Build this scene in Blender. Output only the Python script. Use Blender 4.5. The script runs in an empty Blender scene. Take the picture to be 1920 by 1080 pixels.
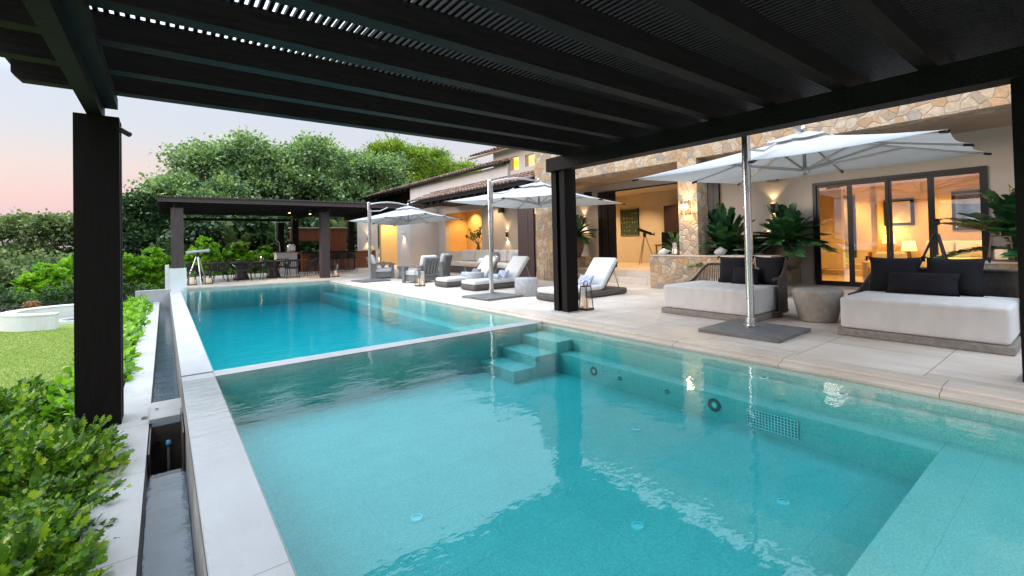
import bpy, math, random
import numpy as np
from mathutils import Vector, Matrix
R = math.radians
SC = bpy.context.scene
COL = SC.collection
rnd = random.Random(7)

# ------------------------------------------------------------------ camera
YAW, PITCH, ROLL = 0.6530, 0.0169, -0.0225
def cam_axes(yaw, pitch, roll):
    f = Vector((math.sin(yaw)*math.cos(pitch), math.cos(yaw)*math.cos(pitch), math.sin(pitch)))
    r = Vector((math.cos(yaw), -math.sin(yaw), 0)); u = r.cross(f)
    return math.cos(roll)*r+math.sin(roll)*u, -math.sin(roll)*r+math.cos(roll)*u, f
cr, cu, cf = cam_axes(YAW, PITCH, ROLL)
cd = bpy.data.cameras.new("Camera"); cam = bpy.data.objects.new("Camera", cd); COL.objects.link(cam)
cam.matrix_world = Matrix(((cr.x, cu.x, -cf.x, 0), (cr.y, cu.y, -cf.y, 0), (cr.z, cu.z, -cf.z, 1.3), (0, 0, 0, 1)))
cd.sensor_width = 36; cd.lens = 16; cd.shift_y = -100/1920
cd.clip_start = 0.05; cd.clip_end = 12000
SC.camera = cam

# ------------------------------------------------------------------ world, sun, exposure
W = bpy.data.worlds.new("World"); SC.world = W; W.use_nodes = True
nt = W.node_tree; nt.nodes.clear()
out = nt.nodes.new('ShaderNodeOutputWorld'); bg = nt.nodes.new('ShaderNodeBackground')
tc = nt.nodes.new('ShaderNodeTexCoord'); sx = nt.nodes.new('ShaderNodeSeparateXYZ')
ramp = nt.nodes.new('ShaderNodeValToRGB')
sky = nt.nodes.new('ShaderNodeTexSky'); sky.sky_type = 'NISHITA'; sky.sun_disc = False
SUN_EL, SUN_AZ = R(14), R(-60)           # low sun over the sea, left of the view, veiled by dusk haze
sky.sun_elevation = SUN_EL; sky.sun_rotation = SUN_AZ
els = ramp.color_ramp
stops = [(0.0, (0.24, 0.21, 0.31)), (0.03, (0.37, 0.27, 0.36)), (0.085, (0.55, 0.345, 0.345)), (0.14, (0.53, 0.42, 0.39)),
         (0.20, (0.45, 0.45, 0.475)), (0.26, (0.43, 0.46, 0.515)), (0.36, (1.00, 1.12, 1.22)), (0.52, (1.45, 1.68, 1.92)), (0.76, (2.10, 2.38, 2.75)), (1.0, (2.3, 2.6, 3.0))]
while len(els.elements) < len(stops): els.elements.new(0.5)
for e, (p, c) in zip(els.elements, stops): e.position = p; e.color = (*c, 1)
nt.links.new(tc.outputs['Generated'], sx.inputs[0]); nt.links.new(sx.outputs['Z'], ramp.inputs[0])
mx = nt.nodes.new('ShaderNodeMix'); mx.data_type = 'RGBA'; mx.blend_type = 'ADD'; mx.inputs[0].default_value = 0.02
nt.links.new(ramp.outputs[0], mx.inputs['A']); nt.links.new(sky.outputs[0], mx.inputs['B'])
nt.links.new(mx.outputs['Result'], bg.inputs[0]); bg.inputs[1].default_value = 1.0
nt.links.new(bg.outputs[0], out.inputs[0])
sd = bpy.data.lights.new("Sun", 'SUN'); sun = bpy.data.objects.new("Sun", sd); COL.objects.link(sun)
sd.energy = 1.25; sd.angle = R(25); sd.color = (1.0, 0.86, 0.78)
_d = Vector((math.sin(SUN_AZ)*math.cos(SUN_EL), math.cos(SUN_AZ)*math.cos(SUN_EL), math.sin(SUN_EL)))
sun.rotation_euler = _d.to_track_quat('Z', 'Y').to_euler(); sun.location = _d*50
SC.view_settings.view_transform = 'Standard'; SC.view_settings.look = 'None'
SC.view_settings.exposure = 0.60; SC.view_settings.gamma = 1.0
SC.cycles.use_denoising = True
SC.cycles.max_bounces = 7; SC.cycles.diffuse_bounces = 4; SC.cycles.glossy_bounces = 4
SC.cycles.transmission_bounces = 5; SC.cycles.transparent_max_bounces = 16; SC.cycles.volume_bounces = 0
SC.cycles.caustics_reflective = False; SC.cycles.caustics_refractive = False
SC.cycles.sample_clamp_indirect = 4.0

# ------------------------------------------------------------------ materials
MATS = {}
class NT:
    def __init__(s, name):
        s.m = bpy.data.materials.new(name); s.m.use_nodes = True; s.t = s.m.node_tree; s.t.nodes.clear()
        s.o = s.n('ShaderNodeOutputMaterial')
    def n(s, t, **kw):
        x = s.t.nodes.new(t)
        for k, v in kw.items(): setattr(x, k, v)
        return x
    def l(s, a, b): s.t.links.new(a, b)
    def coord(s, scale=(1, 1, 1), kind='Object'):
        t = s.n('ShaderNodeTexCoord'); mp = s.n('ShaderNodeMapping'); s.l(t.outputs[kind], mp.inputs[0])
        mp.inputs['Scale'].default_value = scale; return mp.outputs[0]
    def noise(s, co, sc, detail=4, rough=0.55):
        x = s.n('ShaderNodeTexNoise'); s.l(co, x.inputs['Vector']); x.inputs['Scale'].default_value = sc
        x.inputs['Detail'].default_value = detail; x.inputs['Roughness'].default_value = rough; return x.outputs['Fac']
    def ramp(s, fac, stops, interp='LINEAR'):
        x = s.n('ShaderNodeValToRGB'); r = x.color_ramp; r.interpolation = interp
        while len(r.elements) < len(stops): r.elements.new(0.5)
        for e, (p, c) in zip(r.elements, stops): e.position = p; e.color = (*c, 1) if len(c) == 3 else c
        s.l(fac, x.inputs[0]); return x.outputs[0]
    def mix(s, fac, a, b, mode='MIX'):
        x = s.n('ShaderNodeMix'); x.data_type = 'RGBA'; x.blend_type = mode
        for sock, v in ((x.inputs[0], fac), (x.inputs['A'], a), (x.inputs['B'], b)):
            if isinstance(v, (int, float)): sock.default_value = v
            elif isinstance(v, tuple): sock.default_value = (*v, 1)
            else: s.l(v, sock)
        return x.outputs['Result']
    def math(s, op, a, b=0.0, c=None):
        x = s.n('ShaderNodeMath', operation=op)
        for i, v in enumerate((a, b) if c is None else (a, b, c)):
            if isinstance(v, (int, float)): x.inputs[i].default_value = v
            else: s.l(v, x.inputs[i])
        return x.outputs[0]
    def bump(s, h, strength=0.3, dist=0.01):
        x = s.n('ShaderNodeBump'); x.inputs['Strength'].default_value = strength; x.inputs['Distance'].default_value = dist
        s.l(h, x.inputs['Height']); return x.outputs[0]
    def principled(s, color, rough=0.6, metal=0.0, normal=None, spec=0.5, emit=None, es=0.0, trans=None):
        p = s.n('ShaderNodeBsdfPrincipled')
        for k, v in (('Base Color', color), ('Roughness', rough), ('Metallic', metal)):
            if isinstance(v, (int, float)): p.inputs[k].default_value = v
            elif isinstance(v, tuple): p.inputs[k].default_value = (*v, 1)
            else: s.l(v, p.inputs[k])
        p.inputs['Specular IOR Level'].default_value = spec
        if normal is not None: s.l(normal, p.inputs['Normal'])
        if emit: p.inputs['Emission Color'].default_value = (*emit, 1); p.inputs['Emission Strength'].default_value = es
        return p.outputs[0]
    def done(s, sh):
        s.l(sh, s.o.inputs['Surface']); return s.m

def simple(name, col, rough=0.6, metal=0.0, var=0.15, nscale=6.0, bump=0.15, bscale=60.0, spec=0.5, stretch=(1, 1, 1)):
    if name in MATS: return MATS[name]
    b = NT(name); co = b.coord(stretch)
    n1 = b.noise(co, nscale, 5)
    lo = tuple(c*(1-var) for c in col); hi = tuple(min(1, c*(1+var)) for c in col)
    c = b.ramp(n1, [(0.3, lo), (0.7, hi)])
    nb = b.bump(b.noise(co, bscale, 3), bump, 0.004) if bump else None
    MATS[name] = b.done(b.principled(c, rough, metal, nb, spec)); return MATS[name]

def emis(name, col, s, base=(0.8, 0.7, 0.5)):
    if name in MATS: return MATS[name]
    b = NT(name); MATS[name] = b.done(b.principled(base, 0.6, 0, None, 0.3, col, s)); return MATS[name]

def leafmat(name, c1, c2, c3=None, rough=0.45, transl=0.3, low=0.5, amp=0.8):
    b = NT(name); g = b.n('ShaderNodeNewGeometry')
    co = b.coord()
    big = b.noise(co, low, 3)
    f = b.math('ADD', b.math('MULTIPLY', g.outputs['Random Per Island'], 0.62), b.math('MULTIPLY', b.math('SUBTRACT', big, 0.5-0.176/amp), amp))
    c = b.ramp(f, [(0.1, c1), (0.55, c2), (0.95, c3 or c2)])
    p = b.principled(c, rough, 0, None, 0.4)
    t = b.n('ShaderNodeBsdfTranslucent'); b.l(b.mix(1.0, c, (1.15, 1.3, 0.6), 'MULTIPLY'), t.inputs[0])
    m = b.n('ShaderNodeMixShader'); m.inputs[0].default_value = transl
    b.l(p, m.inputs[1]); b.l(t.outputs[0], m.inputs[2]); MATS[name] = b.done(m.outputs[0]); return MATS[name]

def m_flagstone():
    b = NT('flagstone_cladding'); co = b.coord()
    nz = b.n('ShaderNodeTexNoise'); b.l(co, nz.inputs['Vector']); nz.inputs['Scale'].default_value = 5
    add = b.n('ShaderNodeVectorMath', operation='MULTIPLY_ADD'); b.l(nz.outputs['Color'], add.inputs[0])
    add.inputs[1].default_value = (0.055, 0.055, 0.055); b.l(co, add.inputs[2])
    v = b.n('ShaderNodeTexVoronoi'); v.inputs['Scale'].default_value = 5.8; b.l(add.outputs[0], v.inputs['Vector'])
    e = b.n('ShaderNodeTexVoronoi', feature='DISTANCE_TO_EDGE'); e.inputs['Scale'].default_value = 5.8; b.l(add.outputs[0], e.inputs['Vector'])
    sep = b.n('ShaderNodeSeparateColor'); b.l(v.outputs['Color'], sep.inputs[0])
    c = b.ramp(sep.outputs[0], [(0.0, (0.34, 0.25, 0.17)), (0.13, (0.48, 0.38, 0.28)), (0.26, (0.42, 0.25, 0.12)), (0.38, (0.50, 0.42, 0.33)),
                                (0.50, (0.27, 0.25, 0.235)), (0.60, (0.44, 0.30, 0.17)), (0.74, (0.50, 0.43, 0.35)), (0.90, (0.35, 0.27, 0.20))], 'CONSTANT')
    n2 = b.noise(co, 14, 6, 0.65)
    c = b.mix(0.75, c, b.ramp(n2, [(0.25, (0.45, 0.42, 0.40)), (0.75, (1.35, 1.27, 1.15))]), 'MULTIPLY')
    c = b.mix(0.28, c, (0.40, 0.325, 0.25))
    c = b.mix(0.5, c, b.ramp(b.noise(co, 2.2, 3), [(0.35, (0.80, 0.80, 0.82)), (0.65, (1.12, 1.05, 0.96))]), 'MULTIPLY')
    edge = b.ramp(e.outputs['Distance'], [(0.0, (0, 0, 0)), (0.013, (1, 1, 1))])
    c = b.mix(edge, (0.26, 0.21, 0.165), c)
    h = b.math('ADD', b.math('MULTIPLY', b.math('MINIMUM', e.outputs['Distance'], 0.09), 14.0), b.math('MULTIPLY', n2, 0.5))
    MATS['stone'] = b.done(b.principled(c, 0.85, 0, b.bump(h, 0.6, 0.02), 0.3)); return MATS['stone']

def m_travertine():
    b = NT('travertine_paving'); co = b.coord()
    br = b.n('ShaderNodeTexBrick'); b.l(co, br.inputs['Vector']); br.offset = 0.5
    br.inputs['Scale'].default_value = 1.0; br.inputs['Brick Width'].default_value = 1.6; br.inputs['Row Height'].default_value = 1.05
    br.inputs['Mortar Size'].default_value = 0.005; br.inputs['Mortar Smooth'].default_value = 0.2
    br.inputs['Color1'].default_value = (0.53, 0.485, 0.435, 1); br.inputs['Color2'].default_value = (0.69, 0.655, 0.615, 1)
    br.inputs['Mortar'].default_value = (0.25, 0.22, 0.19, 1)
    st = b.noise(b.coord((5.0, 0.7, 1)), 1.6, 6, 0.65)
    bl = b.noise(co, 0.7, 4, 0.6)
    sp = b.noise(co, 38, 3, 0.7)
    c = b.mix(0.85, br.outputs[0], b.ramp(st, [(0.25, (0.80, 0.76, 0.72)), (0.75, (1.12, 1.10, 1.08))]), 'MULTIPLY')
    c = b.mix(0.8, c, b.ramp(bl, [(0.3, (0.80, 0.74, 0.68)), (0.6, (1.06, 1.05, 1.05))]), 'MULTIPLY')
    c = b.mix(0.7, c, b.ramp(sp, [(0.30, (0.72, 0.68, 0.64)), (0.42, (1, 1, 1))]), 'MULTIPLY')
    MATS['deck'] = b.done(b.principled(c, b.ramp(bl, [(0.3, (0.42, 0.42, 0.42)), (0.7, (0.62, 0.62, 0.62))]), 0, b.bump(sp, 0.15, 0.004), 0.4)); return MATS['deck']

def m_palestone(name, col, streak=0.10, joint=None, axis=1):
    b = NT(name); co = b.coord()
    n1 = b.noise(b.coord((3, 1, 1)), 1.8, 7, 0.65); n2 = b.noise(co, 55, 3, 0.7); n3 = b.noise(co, 0.9, 3)
    lo = tuple(c*(1-streak) for c in col); hi = tuple(min(1, c*(1+streak)) for c in col)
    c = b.ramp(n1, [(0.3, lo), (0.7, hi)])
    c = b.mix(0.6, c, b.ramp(n2, [(0.3, (0.80, 0.78, 0.75)), (0.45, (1, 1, 1))]), 'MULTIPLY')
    c = b.mix(0.8, c, b.ramp(n3, [(0.3, (0.82, 0.80, 0.77)), (0.7, (1.05, 1.05, 1.06))]), 'MULTIPLY')
    if joint:
        s = b.n('ShaderNodeSeparateXYZ'); b.l(co, s.inputs[0])
        f = b.math('FRACT', b.math('DIVIDE', b.math('ADD', s.outputs[axis], 100.37), joint))
        j = b.math('LESS_THAN', f, 0.006/joint)
        c = b.mix(j, c, (0.13, 0.11, 0.09))
    MATS[name] = b.done(b.principled(c, 0.55, 0, b.bump(n2, 0.12, 0.003), 0.35)); return MATS[name]

def m_pooltile():
    b = NT('pool_stone_tile'); co = b.coord()
    n1 = b.noise(co, 75, 3, 0.9); n2 = b.noise(co, 3.0, 5, 0.6)
    c = b.ramp(n1, [(0.3, (0.34, 0.42, 0.39)), (0.7, (0.64, 0.72, 0.66))])
    c = b.mix(0.6, c, b.ramp(n2, [(0.3, (0.86, 0.90, 0.88)), (0.7, (1.06, 1.05, 1.02))]), 'MULTIPLY')
    br = b.n('ShaderNodeTexBrick'); b.l(co, br.inputs['Vector']); br.offset = 0.5
    br.inputs['Scale'].default_value = 1; br.inputs['Brick Width'].default_value = 1.2; br.inputs['Row Height'].default_value = 0.6
    br.inputs['Mortar Size'].default_value = 0.003; br.inputs['Color1'].default_value = (1, 1, 1, 1); br.inputs['Color2'].default_value = (0.96, 0.97, 0.97, 1)
    br.inputs['Mortar'].default_value = (0.80, 0.84, 0.84, 1)
    c = b.mix(1.0, c, br.outputs[0], 'MULTIPLY')
    MATS['pooltile'] = b.done(b.principled(c, 0.7, 0, None, 0.2)); return MATS['pooltile']

def m_water(name, absorb, dens, ripple=0.25, scale=2.2, dist=0.02):
    b = NT(name); co = b.coord((1.0, 1.6, 1))
    h = b.math('ADD', b.noise(co, scale, 2, 0.4), b.math('MULTIPLY', b.noise(co, scale*4.5, 2, 0.5), 0.30))
    nb = b.bump(h, ripple, dist)
    fr = b.n('ShaderNodeFresnel'); fr.inputs['IOR'].default_value = 1.40; b.l(nb, fr.inputs['Normal'])
    g = b.n('ShaderNodeNewGeometry'); s = b.n('ShaderNodeSeparateXYZ'); b.l(g.outputs['True Normal'], s.inputs[0])
    up = b.math('GREATER_THAN', s.outputs['Z'], 0.5)
    f = b.math('MULTIPLY', fr.outputs[0], up)
    gl = b.n('ShaderNodeBsdfGlossy'); gl.inputs['Roughness'].default_value = 0.02; b.l(nb, gl.inputs['Normal'])
    tr = b.n('ShaderNodeBsdfTransparent'); m = b.n('ShaderNodeMixShader')
    b.l(f, m.inputs[0]); b.l(tr.outputs[0], m.inputs[1]); b.l(gl.outputs[0], m.inputs[2])
    if dens:
        v = b.n('ShaderNodeVolumeAbsorption'); v.inputs[0].default_value = (*absorb, 1); v.inputs[1].default_value = dens
        b.l(v.outputs[0], b.o.inputs['Volume'])
    MATS[name] = b.done(m.outputs[0]); return MATS[name]

def m_glass(name, refl=1.0):
    b = NT(name); fr = b.n('ShaderNodeFresnel'); fr.inputs['IOR'].default_value = 1.5
    gl = b.n('ShaderNodeBsdfGlossy'); gl.inputs['Roughness'].default_value = 0.0; gl.inputs['Color'].default_value = (0.95, 0.97, 1, 1)
    tr = b.n('ShaderNodeBsdfTransparent'); tr.inputs[0].default_value = (0.94, 0.96, 0.95, 1)
    m = b.n('ShaderNodeMixShader'); b.l(b.math('MINIMUM', b.math('MULTIPLY', fr.outputs[0], refl), 1.0), m.inputs[0])
    b.l(tr.outputs[0], m.inputs[1]); b.l(gl.outputs[0], m.inputs[2]); MATS[name] = b.done(m.outputs[0]); return MATS[name]

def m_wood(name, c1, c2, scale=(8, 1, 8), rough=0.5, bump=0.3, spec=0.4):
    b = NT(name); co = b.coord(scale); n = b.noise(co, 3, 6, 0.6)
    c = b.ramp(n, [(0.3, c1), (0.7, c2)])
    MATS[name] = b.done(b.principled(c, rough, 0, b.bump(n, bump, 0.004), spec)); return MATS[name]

def m_weave(name, c1, c2, s=(70, 70, 45)):
    b = NT(name); co = b.coord(s)
    ch = b.n('ShaderNodeTexChecker'); b.l(co, ch.inputs['Vector']); ch.inputs['Scale'].default_value = 1
    ch.inputs[1].default_value = (*c1, 1); ch.inputs[2].default_value = (*c2, 1)
    n = b.noise(b.coord(), 12, 4)
    c = b.mix(0.6, ch.outputs[0], b.ramp(n, [(0.3, (0.7, 0.7, 0.7)), (0.7, (1.2, 1.2, 1.2))]), 'MULTIPLY')
    MATS[name] = b.done(b.principled(c, 0.7, 0, b.bump(ch.outputs['Fac'], 0.6, 0.004), 0.3)); return MATS[name]

def m_fabric(name, col, var=0.06):
    b = NT(name); co = b.coord()
    n = b.noise(b.coord((1, 2.2, 1)), 3.2, 5, 0.5); w = b.noise(co, 220, 2)
    c = b.ramp(n, [(0.3, tuple(x*(1-var) for x in col)), (0.7, tuple(min(1, x*(1+var)) for x in col))])
    h = b.math('ADD', b.math('MULTIPLY', n, 4.0), b.math('MULTIPLY', w, 0.12))
    p = b.principled(c, 0.9, 0, b.bump(h, 0.35, 0.010), 0.2)
    MATS[name] = b.done(p); return MATS[name]

def m_pattern(name, base, ink, sc=26):
    b = NT(name); co = b.coord()
    v = b.n('ShaderNodeTexVoronoi'); v.inputs['Scale'].default_value = sc; b.l(co, v.inputs['Vector'])
    n = b.noise(co, sc*0.8, 2)
    f = b.math('GREATER_THAN', b.math('SINE', b.math('MULTIPLY', b.math('ADD', v.outputs['Distance'], n), 16)), 0.0)
    MATS[name] = b.done(b.principled(b.mix(f, base, ink), 0.9, 0, None, 0.2)); return MATS[name]

STONE = m_flagstone(); DECK = m_travertine()
COPE = m_palestone('coping_travertine', (0.56, 0.49, 0.42), 0.12, 1.25)
WALLTOP = m_palestone('infinity_edge_stone', (0.375, 0.38, 0.39), 0.07, 1.9)
CURB = m_palestone('pale_kerb_stone', (0.42, 0.41, 0.395), 0.10, 1.22)
WHITE = m_palestone('white_render', (0.66, 0.66, 0.65), 0.05)
TROUGH = simple('trough_render', (0.20, 0.19, 0.18), 0.6, 0, 0.4, 3, 0.2)
PIT = simple('wet_dark_pit', (0.055, 0.045, 0.035), 0.4, 0, 0.6, 4, 0.2)
POOLT = m_pooltile()
WATER_NEAR = m_water('spa_pool_water', (0.12, 0.83, 0.875), 1.35, 0.24, 2.4, 0.016)
WATER_FAR = m_water('main_pool_water', (0.0, 0.80, 0.855), 0.90, 0.35, 3.0, 0.02)
WATER_TROUGH = m_water('trough_water', (0.3, 0.5, 0.6), 2.5, 0.35, 7.0, 0.012)
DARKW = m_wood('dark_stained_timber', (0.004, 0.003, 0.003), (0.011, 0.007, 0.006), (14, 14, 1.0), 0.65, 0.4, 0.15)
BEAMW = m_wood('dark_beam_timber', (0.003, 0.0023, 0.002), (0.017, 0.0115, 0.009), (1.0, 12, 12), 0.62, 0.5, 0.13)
SHUT = m_wood('dark_brown_shutter', (0.022, 0.010, 0.010), (0.045, 0.020, 0.020), (9, 9, 1), 0.45, 0.2)
POSTW = m_wood('plum_brown_timber', (0.035, 0.022, 0.020), (0.075, 0.048, 0.045), (9, 9, 1), 0.6, 0.3)
STUCCO = simple('beige_stucco', (0.52, 0.455, 0.40), 0.9, 0, 0.05, 1.5, 0.25, 90, 0.2)
STUCCOL = simple('pale_stucco', (0.60, 0.56, 0.53), 0.9, 0, 0.05, 1.5, 0.25, 90, 0.2)
CEIL = simple('porch_ceiling_plaster', (0.36, 0.26, 0.19), 0.85, 0, 0.15, 1.2, 0.15)
OFFW = simple('warm_white_room_paint', (0.55, 0.46, 0.34), 0.8, 0, 0.05, 2, 0.1)
GOLD = simple('ochre_room_paint', (0.62, 0.42, 0.18), 0.8, 0, 0.05, 2, 0.1)
FLOORIN = simple('warm_interior_floor', (0.55, 0.45, 0.33), 0.35, 0, 0.08, 2, 0.0)
FRAME = simple('bronze_door_frame', (0.012, 0.009, 0.008), 0.4, 0.3, 0.2, 5, 0.0)
GLASS = m_glass('window_glass', 3.6); GLASSL = m_glass('lantern_glass', 0.8)
STEEL = simple('brushed_steel', (0.62, 0.62, 0.63), 0.22, 1.0, 0.05, 3, 0.0)
ALU = simple('satin_aluminium', (0.45, 0.46, 0.47), 0.35, 0.9, 0.05, 3, 0.0)
BASEP = simple('grey_slate_slab', (0.13, 0.13, 0.13), 0.6, 0, 0.25, 6, 0.3)
CANVAS = None
def m_canvas():
    b = NT('white_canvas'); co = b.coord(); n = b.noise(co, 1.5, 3)
    c = b.ramp(n, [(0.3, (0.45, 0.455, 0.46)), (0.7, (0.51, 0.515, 0.52))])
    p = b.principled(c, 0.8, 0, None, 0.2); t = b.n('ShaderNodeBsdfTranslucent'); b.l(c, t.inputs[0])
    m = b.n('ShaderNodeMixShader'); m.inputs[0].default_value = 0.18; b.l(p, m.inputs[1]); b.l(t.outputs[0], m.inputs[2]); return b.done(m.outputs[0])
CANVAS = m_canvas()
WFAB = m_fabric('white_cushion_fabric', (0.59, 0.58, 0.575)); CREAM = m_fabric('cream_cushion_fabric', (0.60, 0.54, 0.48))
BFAB = m_fabric('black_cushion_fabric', (0.012, 0.012, 0.016), 0.3); GFAB = m_fabric('grey_cushion_fabric', (0.20, 0.20, 0.22), 0.1)
LGFAB = m_weave('light_grey_weave', (0.36, 0.36, 0.37), (0.48, 0.48, 0.49))
BLUEP = m_pattern('blue_white_print', (0.66, 0.68, 0.72), (0.03, 0.08, 0.28))
BLUET = m_pattern('blue_tie_dye', (0.62, 0.68, 0.78), (0.08, 0.18, 0.45), 14)
WICKER = m_weave('grey_brown_wicker', (0.065, 0.058, 0.055), (0.13, 0.12, 0.115))
ROPE = simple('charcoal_rope', (0.065, 0.056, 0.052), 0.8, 0, 0.3, 20, 0.6, 150)
TEAKG = m_wood('weathered_teak', (0.17, 0.155, 0.14), (0.27, 0.25, 0.23), (6, 6, 6), 0.75, 0.3)
GREYW = m_wood('grey_painted_teak', (0.12, 0.12, 0.12), (0.20, 0.20, 0.20), (6, 6, 6), 0.7, 0.3)
CONC = simple('cast_stone', (0.31, 0.285, 0.25), 0.85, 0, 0.18, 9, 0.5, 45)
POTM = simple('rough_clay_pot', (0.16, 0.12, 0.09), 0.85, 0, 0.4, 5, 0.5, 25)
TEAK = m_wood('varnished_teak', (0.15, 0.045, 0.015), (0.26, 0.085, 0.03), (7, 7, 0.7), 0.4, 0.15)
BLACK = simple('black_metal', (0.010, 0.010, 0.012), 0.45, 0.2, 0.2, 5, 0.0)
BROWNM = simple('bronze_metal', (0.075, 0.05, 0.035), 0.45, 0.5, 0.2, 5, 0.0)
CANDLE = emis('wax_candle', (1.0, 0.62, 0.35), 0.35, (0.8, 0.72, 0.62))
TILEM = None
def m_tile():
    b = NT('clay_roof_tile'); g = b.n('ShaderNodeNewGeometry'); co = b.coord()
    c = b.ramp(g.outputs['Random Per Island'], [(0, (0.16, 0.09, 0.065)), (0.4, (0.26, 0.16, 0.12)), (0.75, (0.36, 0.25, 0.20)), (1, (0.22, 0.18, 0.16))])
    n = b.noise(co, 9, 5); c = b.mix(0.8, c, b.ramp(n, [(0.3, (0.6, 0.6, 0.62)), (0.7, (1.2, 1.15, 1.1))]), 'MULTIPLY')
    return b.done(b.principled(c, 0.85, 0, b.bump(n, 0.3, 0.01), 0.3))
TILEM = m_tile()
GRASS = None
def m_grass():
    b = NT('mown_lawn'); co = b.coord(); n1 = b.noise(co, 0.6, 4); n2 = b.noise(co, 90, 3, 0.7); n3 = b.noise(co, 6, 4)
    c = b.ramp(n1, [(0.3, (0.20, 0.27, 0.06)), (0.7, (0.28, 0.33, 0.10))])
    c = b.mix(0.8, c, b.ramp(n2, [(0.3, (0.55, 0.6, 0.5)), (0.7, (1.3, 1.3, 1.2))]), 'MULTIPLY')
    c = b.mix(0.5, c, b.ramp(n3, [(0.3, (0.75, 0.8, 0.7)), (0.7, (1.15, 1.1, 1.1))]), 'MULTIPLY')
    return b.done(b.principled(c, 0.9, 0, b.bump(n2, 0.9, 0.02), 0.1))
GRASS = m_grass()
SOIL = simple('garden_soil', (0.035, 0.024, 0.015), 0.95, 0, 0.4, 5, 0.8, 30)
BARK = simple('grey_bark', (0.13, 0.10, 0.08), 0.9, 0, 0.35, 6, 0.6, 25)
L_DARK = leafmat('glossy_dark_green_leaf', (0.020, 0.045, 0.022), (0.060, 0.115, 0.045), (0.13, 0.20, 0.08), 0.4, 0.22, 1.0, 1.5)
L_TREE = leafmat('sea_grape_leaf', (0.06, 0.12, 0.055), (0.20, 0.31, 0.14), (0.46, 0.55, 0.20), 0.45, 0.28, 1.1, 1.9)
L_BAMB = leafmat('bamboo_leaf', (0.06, 0.12, 0.02), (0.20, 0.30, 0.03), (0.42, 0.46, 0.05), 0.5, 0.38, 0.9, 1.6)
L_LIME = leafmat('bright_green_leaf', (0.06, 0.18, 0.012), (0.20, 0.40, 0.025), (0.38, 0.56, 0.05), 0.4, 0.38, 1.0)
L_HEDGE = leafmat('hedge_leaf', (0.018, 0.05, 0.015), (0.05, 0.11, 0.03), (0.10, 0.19, 0.05), 0.5, 0.25, 1.0)
L_NEAR = leafmat('shrub_leaf', (0.020, 0.062, 0.012), (0.12, 0.26, 0.018), (0.50, 0.56, 0.04), 0.38, 0.34, 2.6, 1.3)
L_OLIVE = leafmat('olive_green_leaf', (0.05, 0.085, 0.03), (0.15, 0.20, 0.08), (0.30, 0.34, 0.14), 0.55, 0.3, 1.0, 1.5)
L_FERN = leafmat('palm_frond_leaf', (0.010, 0.050, 0.024), (0.040, 0.135, 0.055), (0.12, 0.27, 0.08), 0.3, 0.18, 3.0, 1.2)
L_FERNG = leafmat('fresh_fern_leaf', (0.03, 0.09, 0.02), (0.08, 0.20, 0.04), (0.16, 0.32, 0.06), 0.4, 0.3, 2.0)

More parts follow.
